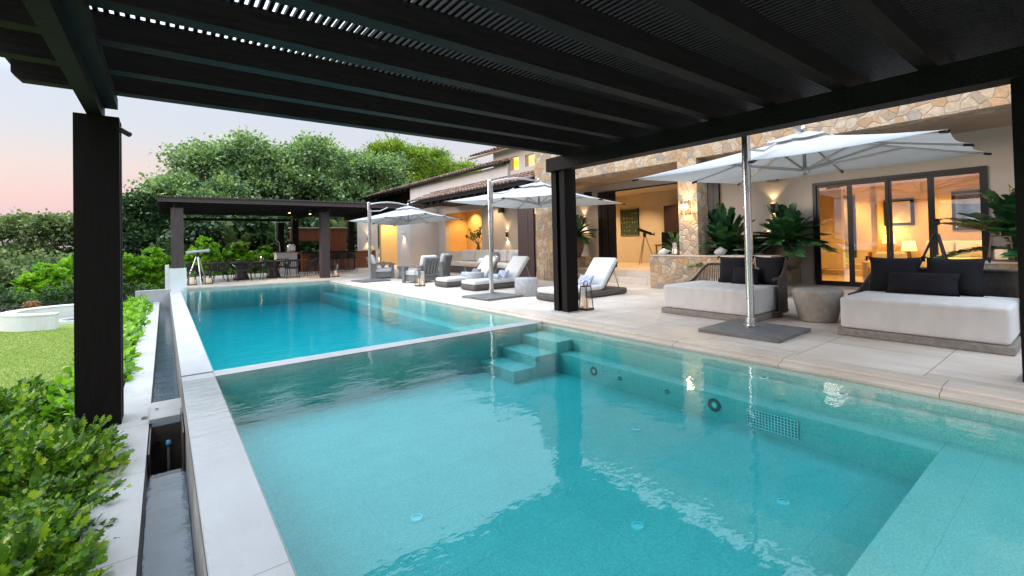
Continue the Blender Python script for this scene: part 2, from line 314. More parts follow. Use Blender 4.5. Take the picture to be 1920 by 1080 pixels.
# ------------------------------------------------------------------ mesh builder
def origin(o):
    p = Vector((0, 0, 0))
    while o is not None: p = p+o.location; o = o.parent
    return p
class MB:
    def __init__(s): s.v = []; s.f = []; s.sm = []; s.M = Matrix.Identity(4)
    def add(s, vs, fs, smooth=False):
        o = len(s.v); M = s.M
        s.v += [tuple(M @ Vector(p)) for p in vs]; s.f += [tuple(i+o for i in f) for f in fs]
        s.sm += ([smooth]*len(fs) if isinstance(smooth, bool) else list(smooth)); return s
    def box(s, x0, y0, z0, x1, y1, z1):
        vs = [(x, y, z) for z in (z0, z1) for y in (y0, y1) for x in (x0, x1)]
        return s.add(vs, [(0, 2, 3, 1), (4, 5, 7, 6), (0, 1, 5, 4), (2, 6, 7, 3), (0, 4, 6, 2), (1, 3, 7, 5)])
    def prism(s, poly, z0, z1):
        n = len(poly); vs = [(x, y, z0) for x, y in poly]+[(x, y, z1) for x, y in poly]
        fs = [tuple(reversed(range(n))), tuple(range(n, 2*n))]+[(i, (i+1) % n, n+(i+1) % n, n+i) for i in range(n)]
        return s.add(vs, fs)
    def extr(s, prof, axis, a0, a1):
        """profile of (u, v) pairs swept along an axis: 'y' -> (u, a, v), 'x' -> (a, u, v)"""
        n = len(prof)
        g = (lambda u, v, a: (u, a, v)) if axis == 'y' else (lambda u, v, a: (a, u, v))
        vs = [g(u, v, a0) for u, v in prof]+[g(u, v, a1) for u, v in prof]
        fs = [tuple(range(n)), tuple(reversed(range(n, 2*n)))]+[(i, n+i, n+(i+1) % n, (i+1) % n) for i in range(n)]
        return s.add(vs, fs)
    def tube(s, pts, r, n=8, cap=True):
        pts = [Vector(p) for p in pts]; rs = r if isinstance(r, (list, tuple)) else [r]*len(pts)
        rings = []; up = Vector((0, 0, 1)); prev = None
        for i, p in enumerate(pts):
            d = (pts[min(i+1, len(pts)-1)]-pts[max(i-1, 0)]).normalized()
            a = prev if prev is not None else (up if abs(d.z) < 0.9 else Vector((1, 0, 0)))
            a = (a-d*a.dot(d)); a = a.normalized() if a.length > 1e-5 else d.orthogonal().normalized(); prev = a; b = d.cross(a)
            rings.append([p+(a*math.cos(2*math.pi*k/n)+b*math.sin(2*math.pi*k/n))*rs[i] for k in range(n)])
        vs = [q for rg in rings for q in rg]; fs = []; sm = []
        for i in range(len(pts)-1):
            for k in range(n):
                fs.append((i*n+k, i*n+(k+1) % n, (i+1)*n+(k+1) % n, (i+1)*n+k)); sm.append(n > 5)
        if cap:
            o = len(vs); vs += rings[0]+rings[-1]
            fs += [tuple(reversed(range(o, o+n))), tuple(range(o+n, o+2*n))]; sm += [False, False]
        return s.add(vs, fs, sm)
    def lathe(s, prof, c=(0, 0, 0), n=24, smooth=True):
        vs = []; fs = []
        for r, z in prof:
            vs += [(c[0]+r*math.cos(2*math.pi*k/n), c[1]+r*math.sin(2*math.pi*k/n), c[2]+z) for k in range(n)]
        for i in range(len(prof)-1):
            fs += [(i*n+k, i*n+(k+1) % n, (i+1)*n+(k+1) % n, (i+1)*n+k) for k in range(n)]
        sm = [smooth]*len(fs)
        if prof[0][0] > 1e-4: fs.append(tuple(reversed(range(n)))); sm.append(False)
        if prof[-1][0] > 1e-4: fs.append(tuple(range((len(prof)-1)*n, len(prof)*n))); sm.append(False)
        return s.add(vs, fs, sm)
    def rbox(s, x0, y0, z0, x1, y1, z1, r=0.03, puff=0.0, seg=3):
        c = Vector(((x0+x1)/2, (y0+y1)/2, (z0+z1)/2)); h = Vector(((x1-x0)/2, (y1-y0)/2, (z1-z0)/2)); r = min(r, *h)
        def samp(hh):
            a = [-hh, -hh+r*0.25, -hh+r*0.6, -hh+r]; b = [-x for x in reversed(a)]
            mid = [(-hh+r)+(2*(hh-r))*k/(seg+1) for k in range(1, seg+1)] if hh-r > 1e-4 else []
            o = a+mid+b; o2 = []
            for x in o:
                if not o2 or x-o2[-1] > 1e-6: o2.append(x)
            return o2
        S = [samp(h.x), samp(h.y), samp(h.z)]; vid = {}; vs = []; fs = []
        def vert(p):
            q = Vector([max(-h[i]+r, min(h[i]-r, p[i])) for i in range(3)]); d = p-q
            w = q+(d.normalized()*r if d.length > 1e-9 else d)
            if puff:
                u, v = p.x/h.x, p.y/h.y; w.z += puff*(1 if p.z > 0 else -0.3)*max(0, (1-u*u))**0.5*max(0, (1-v*v))**0.5*abs(w.z)/h.z
            k = (round(p.x, 5), round(p.y, 5), round(p.z, 5))
            if k not in vid: vid[k] = len(vs); vs.append(tuple(c+w))
            return vid[k]
        for ax in range(3):
            a, b = [(1, 2), (2, 0), (0, 1)][ax]
            for sg in (-1, 1):
                A, B = S[a], S[b]
                for i in range(len(A)-1):
                    for j in range(len(B)-1):
                        q = []
                        for (u, v) in ((A[i], B[j]), (A[i+1], B[j]), (A[i+1], B[j+1]), (A[i], B[j+1])):
                            p = Vector((0, 0, 0)); p[ax] = sg*h[ax]; p[a] = u; p[b] = v; q.append(vert(p))
                        fs.append(tuple(q if sg > 0 else reversed(q)))
        return s.add(vs, fs, True)
    def pillow(s, w, h, t, n=8):
        """a cushion lying in the XZ plane (width X, height Z), thickness along Y"""
        vs = []; fs = []; idx = {}
        for side in (-1, 1):
            for i in range(n+1):
                for j in range(n+1):
                    u = -1+2*i/n; v = -1+2*j/n
                    if (i in (0, n) or j in (0, n)) and side == 1: idx[(side, i, j)] = idx[(-1, i, j)]; continue
                    th = t/2*((1-u**4)*(1-v**4))**0.55; pin = 1-0.07*(1-u*u)*(abs(v)**3); pin2 = 1-0.07*(1-v*v)*(abs(u)**3)
                    idx[(side, i, j)] = len(vs); vs.append((u*w/2*pin2, side*th, v*h/2*pin))
        for side in (-1, 1):
            for i in range(n):
                for j in range(n):
                    q = [idx[(side, i, j)], idx[(side, i+1, j)], idx[(side, i+1, j+1)], idx[(side, i, j+1)]]
                    fs.append(tuple(q if side < 0 else reversed(q)))
        return s.add(vs, fs, True)
    def build(s, name, mat, parent=None, world=True):
        me = bpy.data.meshes.new(name); off = origin(parent) if (parent is not None and world) else Vector((0, 0, 0))
        me.from_pydata([(x-off[0], y-off[1], z-off[2]) for x, y, z in s.v], [], s.f)
        me.polygons.foreach_set('use_smooth', s.sm); me.materials.append(mat)
        o = bpy.data.objects.new(name, me); COL.objects.link(o)
        if parent is not None: o.parent = parent
        return o
T = Matrix.Translation
def RZ(a): return Matrix.Rotation(a, 4, 'Z')
def RX(a): return Matrix.Rotation(a, 4, 'X')
def RY(a): return Matrix.Rotation(a, 4, 'Y')

def np_mesh(name, V, F, mat, parent=None, smooth=False):
    """V (n,3) array, F list of (k,m) index arrays; world coordinates relative to the parent's location"""
    me = bpy.data.meshes.new(name)
    V = np.asarray(V, dtype=np.float32)
    if parent is not None: V = V-np.array(parent.location, dtype=np.float32)
    me.vertices.add(len(V)); me.vertices.foreach_set('co', V.ravel())
    tot = np.concatenate([np.full(len(f), f.shape[1]) for f in F]); loops = np.concatenate([f.ravel() for f in F])
    me.loops.add(len(loops)); me.loops.foreach_set('vertex_index', loops.astype(np.int32))
    me.polygons.add(len(tot)); st = np.concatenate([[0], np.cumsum(tot)[:-1]])
    me.polygons.foreach_set('loop_start', st.astype(np.int32)); me.polygons.foreach_set('loop_total', tot.astype(np.int32))
    me.update(calc_edges=True); me.materials.append(mat)
    if smooth: me.polygons.foreach_set('use_smooth', np.ones(len(tot), dtype=bool))
    o = bpy.data.objects.new(name, me); COL.objects.link(o)
    if parent is not None: o.parent = parent
    return o

def tag(o, label=None, cat=None, group=None, kind=None):
    if label: o['label'] = label
    if cat: o['category'] = cat
    if group: o['group'] = group
    if kind: o['kind'] = kind
    return o
def thing(name, label, cat, loc=(0, 0, 0), rz=0.0, group=None):
    o = bpy.data.objects.new(name, None); COL.objects.link(o); o.location = loc; o.rotation_euler = (0, 0, rz); o.empty_display_size = 0.1
    return tag(o, label, cat, group)
def copy_tree(o, parent=None):
    c = o.copy(); COL.objects.link(c)
    if parent is not None: c.parent = parent
    for ch in list(o.children): copy_tree(ch, c)
    return c
def again(o, label, loc, rz=None, group=None, scale=None):
    c = copy_tree(o); c['label'] = label; c.location = loc
    if rz is not None: c.rotation_euler = (0, 0, rz)
    if group: c['group'] = group
    if scale: c.scale = scale if isinstance(scale, tuple) else (scale,)*3
    return c
def struct(name, mb, mat): return tag(mb.build(name, mat), kind='structure')

def light(name, kind, loc, power, col, size=0.1, rot=None, spot=None, parent=None):
    d = bpy.data.lights.new(name, kind); d.energy = power; d.color = col
    if kind == 'POINT': d.shadow_soft_size = size
    if kind == 'AREA': d.size = size
    if kind == 'SPOT': d.spot_size = spot or R(80); d.spot_blend = 0.6; d.shadow_soft_size = size
    o = bpy.data.objects.new(name, d); COL.objects.link(o); o.location = loc
    if rot: o.rotation_euler = rot
    return o
WARM = (1.0, 0.60, 0.22); WARM2 = (1.0, 0.70, 0.38)

# ================================================================== GROUND, SEA, HILLS
m = MB()
for (a, b, c, d) in ((-46, -45, -.39, 120), (-.39, 19.3, 5.3, 120), (5.3, -45, 110, 120), (-.39, -45, 5.3, -3.01)):
    m.add([(a, b, -.62), (c, b, -.62), (c, d, -.62), (a, d, -.62)], [(0, 1, 2, 3)])
struct('ground', m, SOIL)
m = MB(); m.add([(-30, -12, -.5), (-.9, -12, -.5), (-.9, 17.0, -.5), (-30, 17.0, -.5)], [(0, 1, 2, 3)]); struct('lawn', m, GRASS)
SEA = simple('sea_surface', (0.06, 0.09, 0.13), 0.25, 0, 0.1, 0.01, 0.3, 0.05)
m = MB(); m.add([(-6000, -6000, -32), (6000, -6000, -32), (6000, 9000, -32), (-6000, 9000, -32)], [(0, 1, 2, 3)]); struct('sea', m, SEA)
HILLM = simple('distant_hill_scrub', (0.10, 0.12, 0.15), 0.9, 0, 0.2, 0.01, 0.0)
hr = random.Random(3); vs = []; fs = []
for k in range(61):
    a = R(-165)+R(130)*k/60; h = 90+hr.uniform(20, 110)*(1+math.sin(k*.33))+60*math.sin(k*.21+1)**2
    for (d, z) in ((2600, -33), (3000, h), (3600, -33)): vs.append((d*math.sin(a), d*math.cos(a), z))
for k in range(60):
    for q in (0, 1): fs.append((k*3+q, k*3+q+1, k*3+q+4, k*3+q+3))
m = MB(); m.add(vs, fs); struct('hills', m, HILLM)

# ================================================================== POOL
ZW = -.08
XL0, XL1, XR, DV0, DV1 = .14, .43, 5.13, 5.90, 6.16
# deck and coping (the coping is laid in long slabs with a rounded lower lip)
FARL, FARR = 19.05, 18.45
m = MB(); m.prism([(5.484, -6), (30, -6), (30, 48), (.165, 48), (.165, 19.45), (5.484, 18.80)], -.60, 0); struct('deck', m, DECK)
prof = [(5.48, 0), (5.22, 0), (5.205, -.012), (5.205, -.03), (5.115, -.035), (5.10, -.048), (5.10, -.072), (5.135, -.075), (5.135, -.6), (5.48, -.6)]
m = MB(); m.extr(prof, 'y', -6, 18.50); struct('pool_coping', m, COPE)
m = MB(); sl = (FARR-FARL)/(XR-XL1)
def fy(x): return FARL+sl*(x-XL1)
m.prism([(.165, fy(.165)-.02), (5.10, fy(5.10)-.02), (5.48, fy(5.48)-.02), (5.48, 18.796), (.165, 19.446)], -.045, .002)
m.prism([(.165, fy(.165)), (5.48, fy(5.48)), (5.48, 18.796), (.165, 19.446)], -1.5, -.05)
struct('pool_end_coping', m, COPE)
m = MB(); m.box(XL0, -3, -1.6, XL1, DV1, ZW-.006); m.box(XL0, DV1+.001, -1.6, XL1, 19.3, ZW+.006)
m.box(XL1+.001, DV0, -1.6, XR+.004, DV1, ZW+.005); struct('infinity_wall', m, WALLTOP)
# basins: floors, steps, benches
m = MB()
FN = -.66
m.box(XL1+.001, -3, -1.0, 5.134, DV0-.001, FN)
m.box(4.70, .831, FN-.01, 5.133, 5.04, -.38)          # bench along the deck
m.box(XL1+.002, -3, FN-.011, 5.132, .83, -.385)      # broad shelf at the near end
m.box(4.98, -3, -.5, 5.1315, 5.045, -.20)            # shallow ledge under the coping
m.box(4.66, 5.05, -.8, 5.131, DV0-.002, -.215)       # steps down beside the dividing wall
m.box(4.24, 5.052, -.8, 4.659, DV0-.003, -.36)
m.box(3.84, 5.054, -.8, 4.239, DV0-.004, -.50)
struct('spa_pool_floor', m, POOLT)
m = MB()
FF = -.80
m.prism([(XL1+.001, DV1+.001), (5.134, DV1+.001), (5.134, fy(5.134)), (XL1+.001, fy(XL1))], -1.6, FF)
m.box(4.75, DV1+.002, -1.1, 5.133, 18.3, -.46)
m.box(4.30, DV1+.003, -1.1, 5.132, 7.6, -.30); m.box(3.85, DV1+.004, -1.1, 4.299, 7.6, -.48); m.box(3.40, DV1+.005, -1.1, 3.849, 7.6, -.68)
struct('main_pool_floor', m, POOLT)
def wall_lining(name, x0, x1, y0, y1, zb):
    m = MB(); e = .003; zt = ZW-.004
    m.add([(x0+e, y0, zb), (x0+e, y1, zb), (x0+e, y1, zt), (x0+e, y0, zt)], [(0, 1, 2, 3)])
    m.add([(x1-e, y0, zb), (x1-e, y1, zb), (x1-e, y1, zt), (x1-e, y0, zt)], [(3, 2, 1, 0)])
    m.add([(x0, y0+e, zb), (x1, y0+e, zb), (x1, y0+e, zt), (x0, y0+e, zt)], [(3, 2, 1, 0)])
    m.add([(x0, y1-e, zb), (x1, y1-e, zb), (x1, y1-e, zt), (x0, y1-e, zt)], [(0, 1, 2, 3)])
    struct(name, m, POOLT)
wall_lining('spa_pool_wall', XL1+.002, 5.13, -2.99, DV0-.006, -1.0)
m = MB(); e = .004
for (a, b) in (((XL1+e, DV1+e), (XL1+e, fy(XL1)-e)), ((XL1+e, fy(XL1)-e), (5.129, fy(5.13)-e)), ((5.129, fy(5.13)-e), (5.129, DV1+e)), ((5.129, DV1+e), (XL1+e, DV1+e))):
    m.add([(a[0], a[1], -1.5), (b[0], b[1], -1.5), (b[0], b[1], ZW-.004), (a[0], a[1], ZW-.004)], [(0, 1, 2, 3)])
struct('main_pool_wall', m, POOLT)
# water bodies (closed, with real absorption)
m = MB(); m.prism([(XL1+.012, -2.98), (5.12, -2.98), (5.12, DV0-.012), (XL1+.012, DV0-.012)], FN-.1, ZW); struct('spa_pool_water', m, WATER_NEAR)
m = MB(); m.prism([(XL1+.012, DV1+.012), (5.12, DV1+.012), (5.12, fy(5.12)-.012), (XL1+.012, fy(XL1)-.012)], FF-.1, ZW+.003); struct('main_pool_water', m, WATER_FAR)
FILM = m_water('thin_overflow_film', (1, 1, 1), 0, 0.16, 5.0, 0.015)
m = MB(); m.add([(XL0+.004, -2.9, ZW+.001), (XL1+.011, -2.9, ZW+.001), (XL1+.011, DV0+.02, ZW+.001), (XL0+.004, DV0+.02, ZW+.001)], [(0, 1, 2, 3)]); struct('overflow_film_water', m, FILM)
# drains, jets, grille set in the pool
JETM = simple('pool_fitting_plastic', (0.80, 0.85, 0.85), 0.4, 0, 0.1, 4, 0.0); JETD = simple('dark_jet_fitting', (0.06, 0.11, 0.10), 0.4, 0, 0.1, 4, 0.0)
def ring(m, c, r0, r1, ax='z', h=.012):
    n = 20; vs = []; fs = []
    for k in range(n):
        a = 2*math.pi*k/n
        for r, q in ((r0, h), (r1, h), (r1, 0)):
            p = (r*math.cos(a), r*math.sin(a), q)
            vs.append((c[0]+p[0], c[1]+p[1], c[2]+p[2]) if ax == 'z' else (c[0]-p[2], c[1]+p[0], c[2]+p[1]))
    for k in range(n):
        j = (k+1) % n; fs += [(k*3, k*3+1, j*3+1, j*3), (k*3+1, k*3+2, j*3+2, j*3+1)]
    m.add(vs, fs)
def disc(m, c, r, ax='z', h=.006):
    n = 18; q = [(r*math.cos(2*math.pi*k/n), r*math.sin(2*math.pi*k/n)) for k in range(n)]
    m.add([(c[0]+a, c[1]+b, c[2]+h) if ax == 'z' else (c[0]-h, c[1]+a, c[2]+b) for a, b in q], [tuple(range(n)) if ax == 'z' else tuple(reversed(range(n)))])
for i, (x, y, lab) in enumerate(((1.42, 3.05, 'round white drain cover on the pool floor nearest the infinity edge'), (2.55, 2.0, 'round white drain cover in the middle of the pool floor'),
                                 (3.6, 1.5, 'round white drain cover on the floor closest to the near shelf'), (3.85, 3.0, 'round white drain cover on the floor under the wall with the grille'),
                                 (1.15, 1.3, 'round white drain cover at the lower edge of the picture'))):
    t = thing('pool_drain', lab, 'drain', (x, y, FN+.001), 0, 'round drain covers on the pool floor')
    m = MB(); ring(m, (x, y, FN+.001), .03, .042); m.build('rim', JETM, t); m = MB(); disc(m, (x, y, FN+.001), .03); m.build('cover', JETM, t)
for i, (y, lab) in enumerate(((1.55, 'ring shaped jet in the shallow ledge, nearer to the camera'), (2.25, 'ring shaped jet in the shallow ledge, farther from the camera'))):
    t = thing('ledge_jet', lab, 'pool jet', (5.03, y, -.199), 0, 'ring jets on the shallow ledge')
    m = MB(); ring(m, (5.045, y, -.199), .028, .045); m.build('rim', JETM, t); m = MB(); disc(m, (5.045, y, -.199), .022); m.build('nozzle', JETD, t)
for i, (y, r, lab) in enumerate(((4.35, .06, 'dark round jet in the bench wall nearest the steps'), (2.62, .07, 'large dark round jet beside the grille'),
                                 (3.9, .025, 'small dark nozzle in the bench wall between the steps and the large jet'), (3.2, .025, 'small dark nozzle just left of the large jet'))):
    t = thing('wall_jet', lab, 'pool jet', (4.699, y, -.50), 0, 'jets in the bench wall')
    m = MB(); ring(m, (4.698, y, -.50), r*.55, r, 'x'); m.build('rim', JETD, t); m = MB(); disc(m, (4.698, y, -.50), r*.4, 'x'); m.build('nozzle', JETM, t)
t = thing('suction_grille', 'rectangular white grid grille in the underwater bench wall', 'grille', (4.698, 2.05, -.5))
m = MB(); m.box(4.688, 1.80, -.60, 4.696, 2.28, -.43); m.build('backing', JETD, t)
m = MB()
for k in range(17): m.box(4.682, 1.80+k*.029, -.60, 4.688, 1.808+k*.029, -.43)
for k in range(7): m.box(4.680, 1.80, -.60+k*.0272, 4.6875, 2.272, -.593+k*.0272)
m.build('grid', JETM, t)
# overflow trough, kerb, cover slab and pump pit
ZC = -.40
m = MB(); m.box(-.41, -3, -.9, -.13, 19.0, ZC); struct('kerb_stone', m, CURB)
m = MB(); m.box(-.129, -3, -1.35, .139, 19.0, -1.30); m.add([(-.127, -3, -1.3), (-.127, 19, -1.3), (-.127, 19, ZC-.02), (-.127, -3, ZC-.02)], [(0, 3, 2, 1)])
m.add([(.137, -3, -1.3), (.137, 19, -1.3), (.137, 19, ZW-.03), (.137, -3, ZW-.03)], [(0, 1, 2, 3)]); struct('overflow_trough', m, TROUGH)
m = MB(); m.box(-.125, -3, -1.2, .135, 4.9, -.58); m.box(-.125, 6.30, -1.2, .135, 18.3, -.53); struct('trough_water', m, WATER_TROUGH)
m = MB(); m.box(-.122, -3, -1.28, .132, 4.95, -.63); m.box(-.122, 6.2, -1.28, .132, 18.4, -.60); struct('trough_floor', m, simple('trough_floor_render', (0.10, 0.125, 0.15), 0.6, 0, 0.3, 3, 0.1))
m = MB(); m.box(-.128, 5.74, -.395, .1375, 6.37, -.36); struct('trough_cover_slab', m, CURB)
m = MB(); m.box(-.122, 4.955, -1.1, -.112, 5.76, -.42); m.box(.118, 4.955, -1.1, .128, 5.76, -.30); m.box(-.11, 5.745, -1.1, .117, 5.758, -.44); m.box(-.11, 4.957, -1.1, .117, 5.74, -1.05); struct('pump_pit', m, PIT)
t = thing('pit_valve', 'small pipe valve with blue cap and white foot in the dark pump pit', 'valve', (.02, 5.45, -.9))
m = MB(); m.tube([(.02, 5.66, -1.04), (.02, 5.66, -.62)], .012, 8); m.build('pipe', simple('pipe_plastic', (.35, .33, .3), .5), t)
m = MB(); m.lathe([(.022, 0), (.026, .02), (.018, .05), (.001, .055)], (.02, 5.66, -.62), 12); m.build('cap', simple('blue_plastic', (.10, .35, .60), .4), t)
m = MB(); m.rbox(-.005, 5.55, -1.05, .055, 5.63, -.96, .01); m.build('foot', simple('white_plastic', (.7, .7, .7), .5), t)
t = thing('pit_pipe_mouth', 'dark round pipe opening on the end wall of the pump pit', 'pipe', (-.07, 5.53, -.6))
m = MB(); m.tube([(-.07, 5.745, -.60), (-.07, 5.725, -.60)], .035, 14); m.build('collar', PIT, t)
m = MB(); m.tube([(-.07, 5.7245, -.60), (-.07, 5.722, -.60)], .026, 14); m.build('mouth', BLACK, t)
# far left end wall of the trough and white block
m = MB(); m.box(-.75, 18.99, -.9, .163, 19.25, -.005); struct('trough_end_wall', m, WALLTOP)
t = thing('white_plinth', 'white rendered plinth under the left post of the far pergola', 'plinth', (.38, 19.25, 0))
m = MB(); m.box(.13, 19.02, -.5, .60, 19.46, .68); m.build('block', WHITE, t); m = MB(); m.box(.02, 19.18, -.5, .128, 19.52, .80); m.build('back_slab', WHITE, t)

# ================================================================== NEAR PERGOLA
t = thing('pergola', 'near dark timber pergola with slatted roof over the spa pool', 'pergola', (2.7, 3.0, 0))
def post2(x0, y0, y1, z0, z1, w=.29):
    m = MB(); g = (y1-y0)*.27; s_ = (y1-y0-g)/2
    m.box(x0, y0, z0, x0+w, y0+s_, z1); m.box(x0, y1-s_, z0, x0+w, y1, z1)
    m.box(x0+.06, y0+s_-.002, z0, x0+w-.02, y1-s_+.002, z1-.02); return m
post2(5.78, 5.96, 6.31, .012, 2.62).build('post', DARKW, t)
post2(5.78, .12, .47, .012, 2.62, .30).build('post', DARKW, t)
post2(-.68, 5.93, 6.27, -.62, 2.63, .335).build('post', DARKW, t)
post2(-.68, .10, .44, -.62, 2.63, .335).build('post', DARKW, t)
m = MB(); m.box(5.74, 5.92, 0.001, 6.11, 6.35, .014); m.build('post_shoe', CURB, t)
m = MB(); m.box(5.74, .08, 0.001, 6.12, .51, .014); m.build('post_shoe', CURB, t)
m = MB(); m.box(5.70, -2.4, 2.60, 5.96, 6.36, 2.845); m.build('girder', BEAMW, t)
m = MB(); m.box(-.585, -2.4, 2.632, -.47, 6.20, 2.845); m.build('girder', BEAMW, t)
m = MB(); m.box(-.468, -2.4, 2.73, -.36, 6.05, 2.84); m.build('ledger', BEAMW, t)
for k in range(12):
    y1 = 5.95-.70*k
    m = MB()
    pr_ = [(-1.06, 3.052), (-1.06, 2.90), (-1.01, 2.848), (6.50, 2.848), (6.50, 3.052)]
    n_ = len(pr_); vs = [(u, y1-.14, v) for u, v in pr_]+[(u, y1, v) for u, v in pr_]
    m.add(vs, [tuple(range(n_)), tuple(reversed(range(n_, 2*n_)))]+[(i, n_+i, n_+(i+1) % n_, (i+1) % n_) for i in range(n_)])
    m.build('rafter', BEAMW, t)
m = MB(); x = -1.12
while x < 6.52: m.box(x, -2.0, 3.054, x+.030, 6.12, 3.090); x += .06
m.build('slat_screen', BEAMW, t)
t = thing('post_spotlight', 'small black cylinder spotlight on the left post of the near pergola', 'spotlight', (-.345, 5.98, 2.5))
m = MB(); m.tube([(-.345, 5.98, 2.52), (-.31, 5.98, 2.50)], .012, 8); m.build('bracket', BLACK, t)
m = MB(); m.tube([(-.34, 5.95, 2.515), (-.265, 5.87, 2.455)], .026, 12); m.build('lamp_body', BLACK, t)

# ================================================================== HOUSE
H = thing('house', 'long villa with flagstone front, beige stucco walls and clay tiled roofs', 'house', (12.5, 8, 0))
XW = 12.5                                     # recessed porch wall
m = MB(); m.box(10.28, 4.38, 0.001, 10.74, 7.42, .855); m.build('low_stone_wall', STONE, H)
m = MB(); m.box(10.26, 4.36, .856, 10.76, 7.44, .885); m.build('wall_coping', COPE, H)
m = MB(); m.box(10.28, 6.02, .886, 10.76, 6.53, 3.248); m.build('stone_pillar', STONE, H)
m = MB(); m.box(10.28, -5, 3.25, 10.80, 10.55, 5.2); m.box(10.16, 10.55, .001, 10.70, 11.92, 5.4); m.build('stone_wall', STONE, H)
m = MB(); m.box(10.28, -1.2, 0.001, 10.74, 1.30, .80); m.build('low_stone_wall', STONE, H)
m = MB(); m.box(10.26, -1.2, .801, 10.76, 1.32, .83); m.build('wall_coping', COPE, H)
m = MB(); m.box(11.9, 4.62, 0.12, 12.49, 5.30, .50); m.build('planter_base', STONE, H)
m = MB(); m.box(11.9, 11.3, 0.12, 12.49, 12.30, .72); m.build('planter_base', STONE, H)
# porch wall with the two openings
m = MB()
m.box(XW, -5, 0, 12.75, 1.36, 3.3); m.box(XW, 4.30, 0, 12.75, 6.60, 3.3); m.box(XW, 1.36, 2.56, 12.75, 4.30, 3.3)
m.box(XW, 11.15, 0, 12.75, 14.35, 3.3); m.box(XW, 6.60, 3.03, 12.75, 11.15, 3.3); m.box(XW, 6.60, 0, 12.75, 11.15, .35)
m.box(XW, 14.35, 2.48, 12.75, 15.75, 3.3); m.box(XW, 15.75, 0, 12.75, 18.80, 3.3); m.box(XW, 22.42, 0, 12.75, 23.5, 3.3)
m.box(XW, 18.80, 0, 12.75, 22.42, .90); m.box(XW, 18.80, 2.98, 12.75, 22.42, 3.3)
m.build('porch_wall', STUCCO, H)
m = MB(); m.box(10.80, -5, 3.26, 12.5, 14.0, 3.34); m.build('porch_ceiling', CEIL, H)
m = MB(); m.box(10.81, -5, 3.345, 30, 12, 3.5); m.box(12.75, 12.001, 3.301, 30, 26, 3.5); m.build('roof_slab', STUCCO, H)
m = MB(); m.box(11.55, -5, 0.001, 12.499, 6.35, .12); m.box(10.95, 6.55, 0.001, 12.498, 11.28, .18); m.box(11.30, 6.60, .181, 12.497, 11.26, .355); m.build('porch_step', DECK, H)
# room behind the wide opening
m = MB(); m.box(12.752, 5.2, .30, 17, 15.7, .352); m.build('room_floor', FLOORIN, H)
m = MB(); m.box(15.4, 4.6, .353, 15.6, 15.6, 3.3); m.box(12.752, 15.5, .353, 15.39, 15.6, 3.3); m.box(12.752, 5.5, .353, 15.39, 5.62, 3.3); m.build('room_wall', OFFW, H)
m = MB(); m.box(12.752, 5.62, 3.15, 15.39, 15.49, 3.26); m.build('room_ceiling', OFFW, H)
# folded door leaves of the wide opening
for k in range(5):
    y = 10.36+.155*k; m = MB(); m.box(12.42+.02*(k % 2), y, .36, 12.50+.02*(k % 2), y+.135, 3.02); m.build('folding_door', FRAME, H)
for k in range(3):
    y = 6.62+.17*k; m = MB(); m.box(12.42+.02*(k % 2), y, .36, 12.50+.02*(k % 2), y+.15, 3.02); m.build('folding_door', FRAME, H)
m = MB(); m.box(12.49, 6.61, 2.985, 12.56, 11.14, 3.028); m.build('door_track', FRAME, H)
# bedroom behind the glass doors
m = MB(); m.box(12.752, -4, .05, 19, 5.45, .118); m.build('bedroom_floor', FLOORIN, H)
BEDW = simple('bedroom_wall_paint', (0.58, 0.45, 0.28), 0.8, 0, 0.05, 2, 0.1)
m = MB(); m.box(16.8, -4, .119, 17.0, 5.29, 3.3); m.box(12.752, 5.3, .119, 16.79, 5.45, 3.3); m.box(12.752, -4.1, .119, 16.79, -4, 3.3); m.build('bedroom_wall', BEDW, H)
m = MB(); m.box(12.752, -3.99, 2.85, 16.79, 5.29, 2.95); m.build('bedroom_ceiling', GOLD, H)
m = MB()
for k in range(3): m.box(15.75+.35*k, 4.25, .119+.0005*k, 16.79, 5.29-.001*k, .27+.16*k)
m.build('inner_step', FLOORIN, H)
m = MB(); m.box(15.4, 3.80, .12, 15.52, 3.92, 2.84); m.build('inner_column', BEDW, H)
m = MB(); m.box(16.74, 4.66, .60, 16.795, 5.26, 2.50); m.build('inner_doorway', FRAME, H)
m = MB(); m.box(16.70, 4.80, .61, 16.73, 4.98, 2.42); m.box(16.70, 5.16, .61, 16.73, 5.25, 2.42); m.build('curtain', simple('blue_grey_curtain', (.22, .24, .30), .9), H)
# sliding doors
D0, D1, DT = 1.36, 4.30, 2.56
fr = MB(); fr.box(12.45, D1-.07, .12, 12.53, D1, DT); fr.box(12.45, D0, .12, 12.53, D0+.05, DT); fr.box(12.45, D0+.05, DT-.07, 12.53, D1-.07, DT); fr.box(12.44, D0+.05, .121, 12.54, D1-.07, .165)
fr.build('door_frame', FRAME, H)
edges = [1.41, 2.05, 2.94, 3.55, 4.23]
edges = [1.41, 2.17, 2.86, 3.56, 4.23]
for k in range(4):
    a, b = edges[k], edges[k+1]; xo = 12.462+.022*(k % 2)
    m = MB(); w_ = .055
    m.box(xo, a, .166, xo+.02, a+w_, DT-.071); m.box(xo, b-w_, .166, xo+.02, b, DT-.071); m.box(xo, a+w_, .166, xo+.02, b-w_, .225); m.box(xo, a+w_, DT-.13, xo+.02, b-w_, DT-.071)
    d = m.build('sliding_door', FRAME, H)
    m = MB(); m.box(xo+.007, a+w_, .225, xo+.012, b-w_, DT-.13); m.build('pane', GLASS, d)
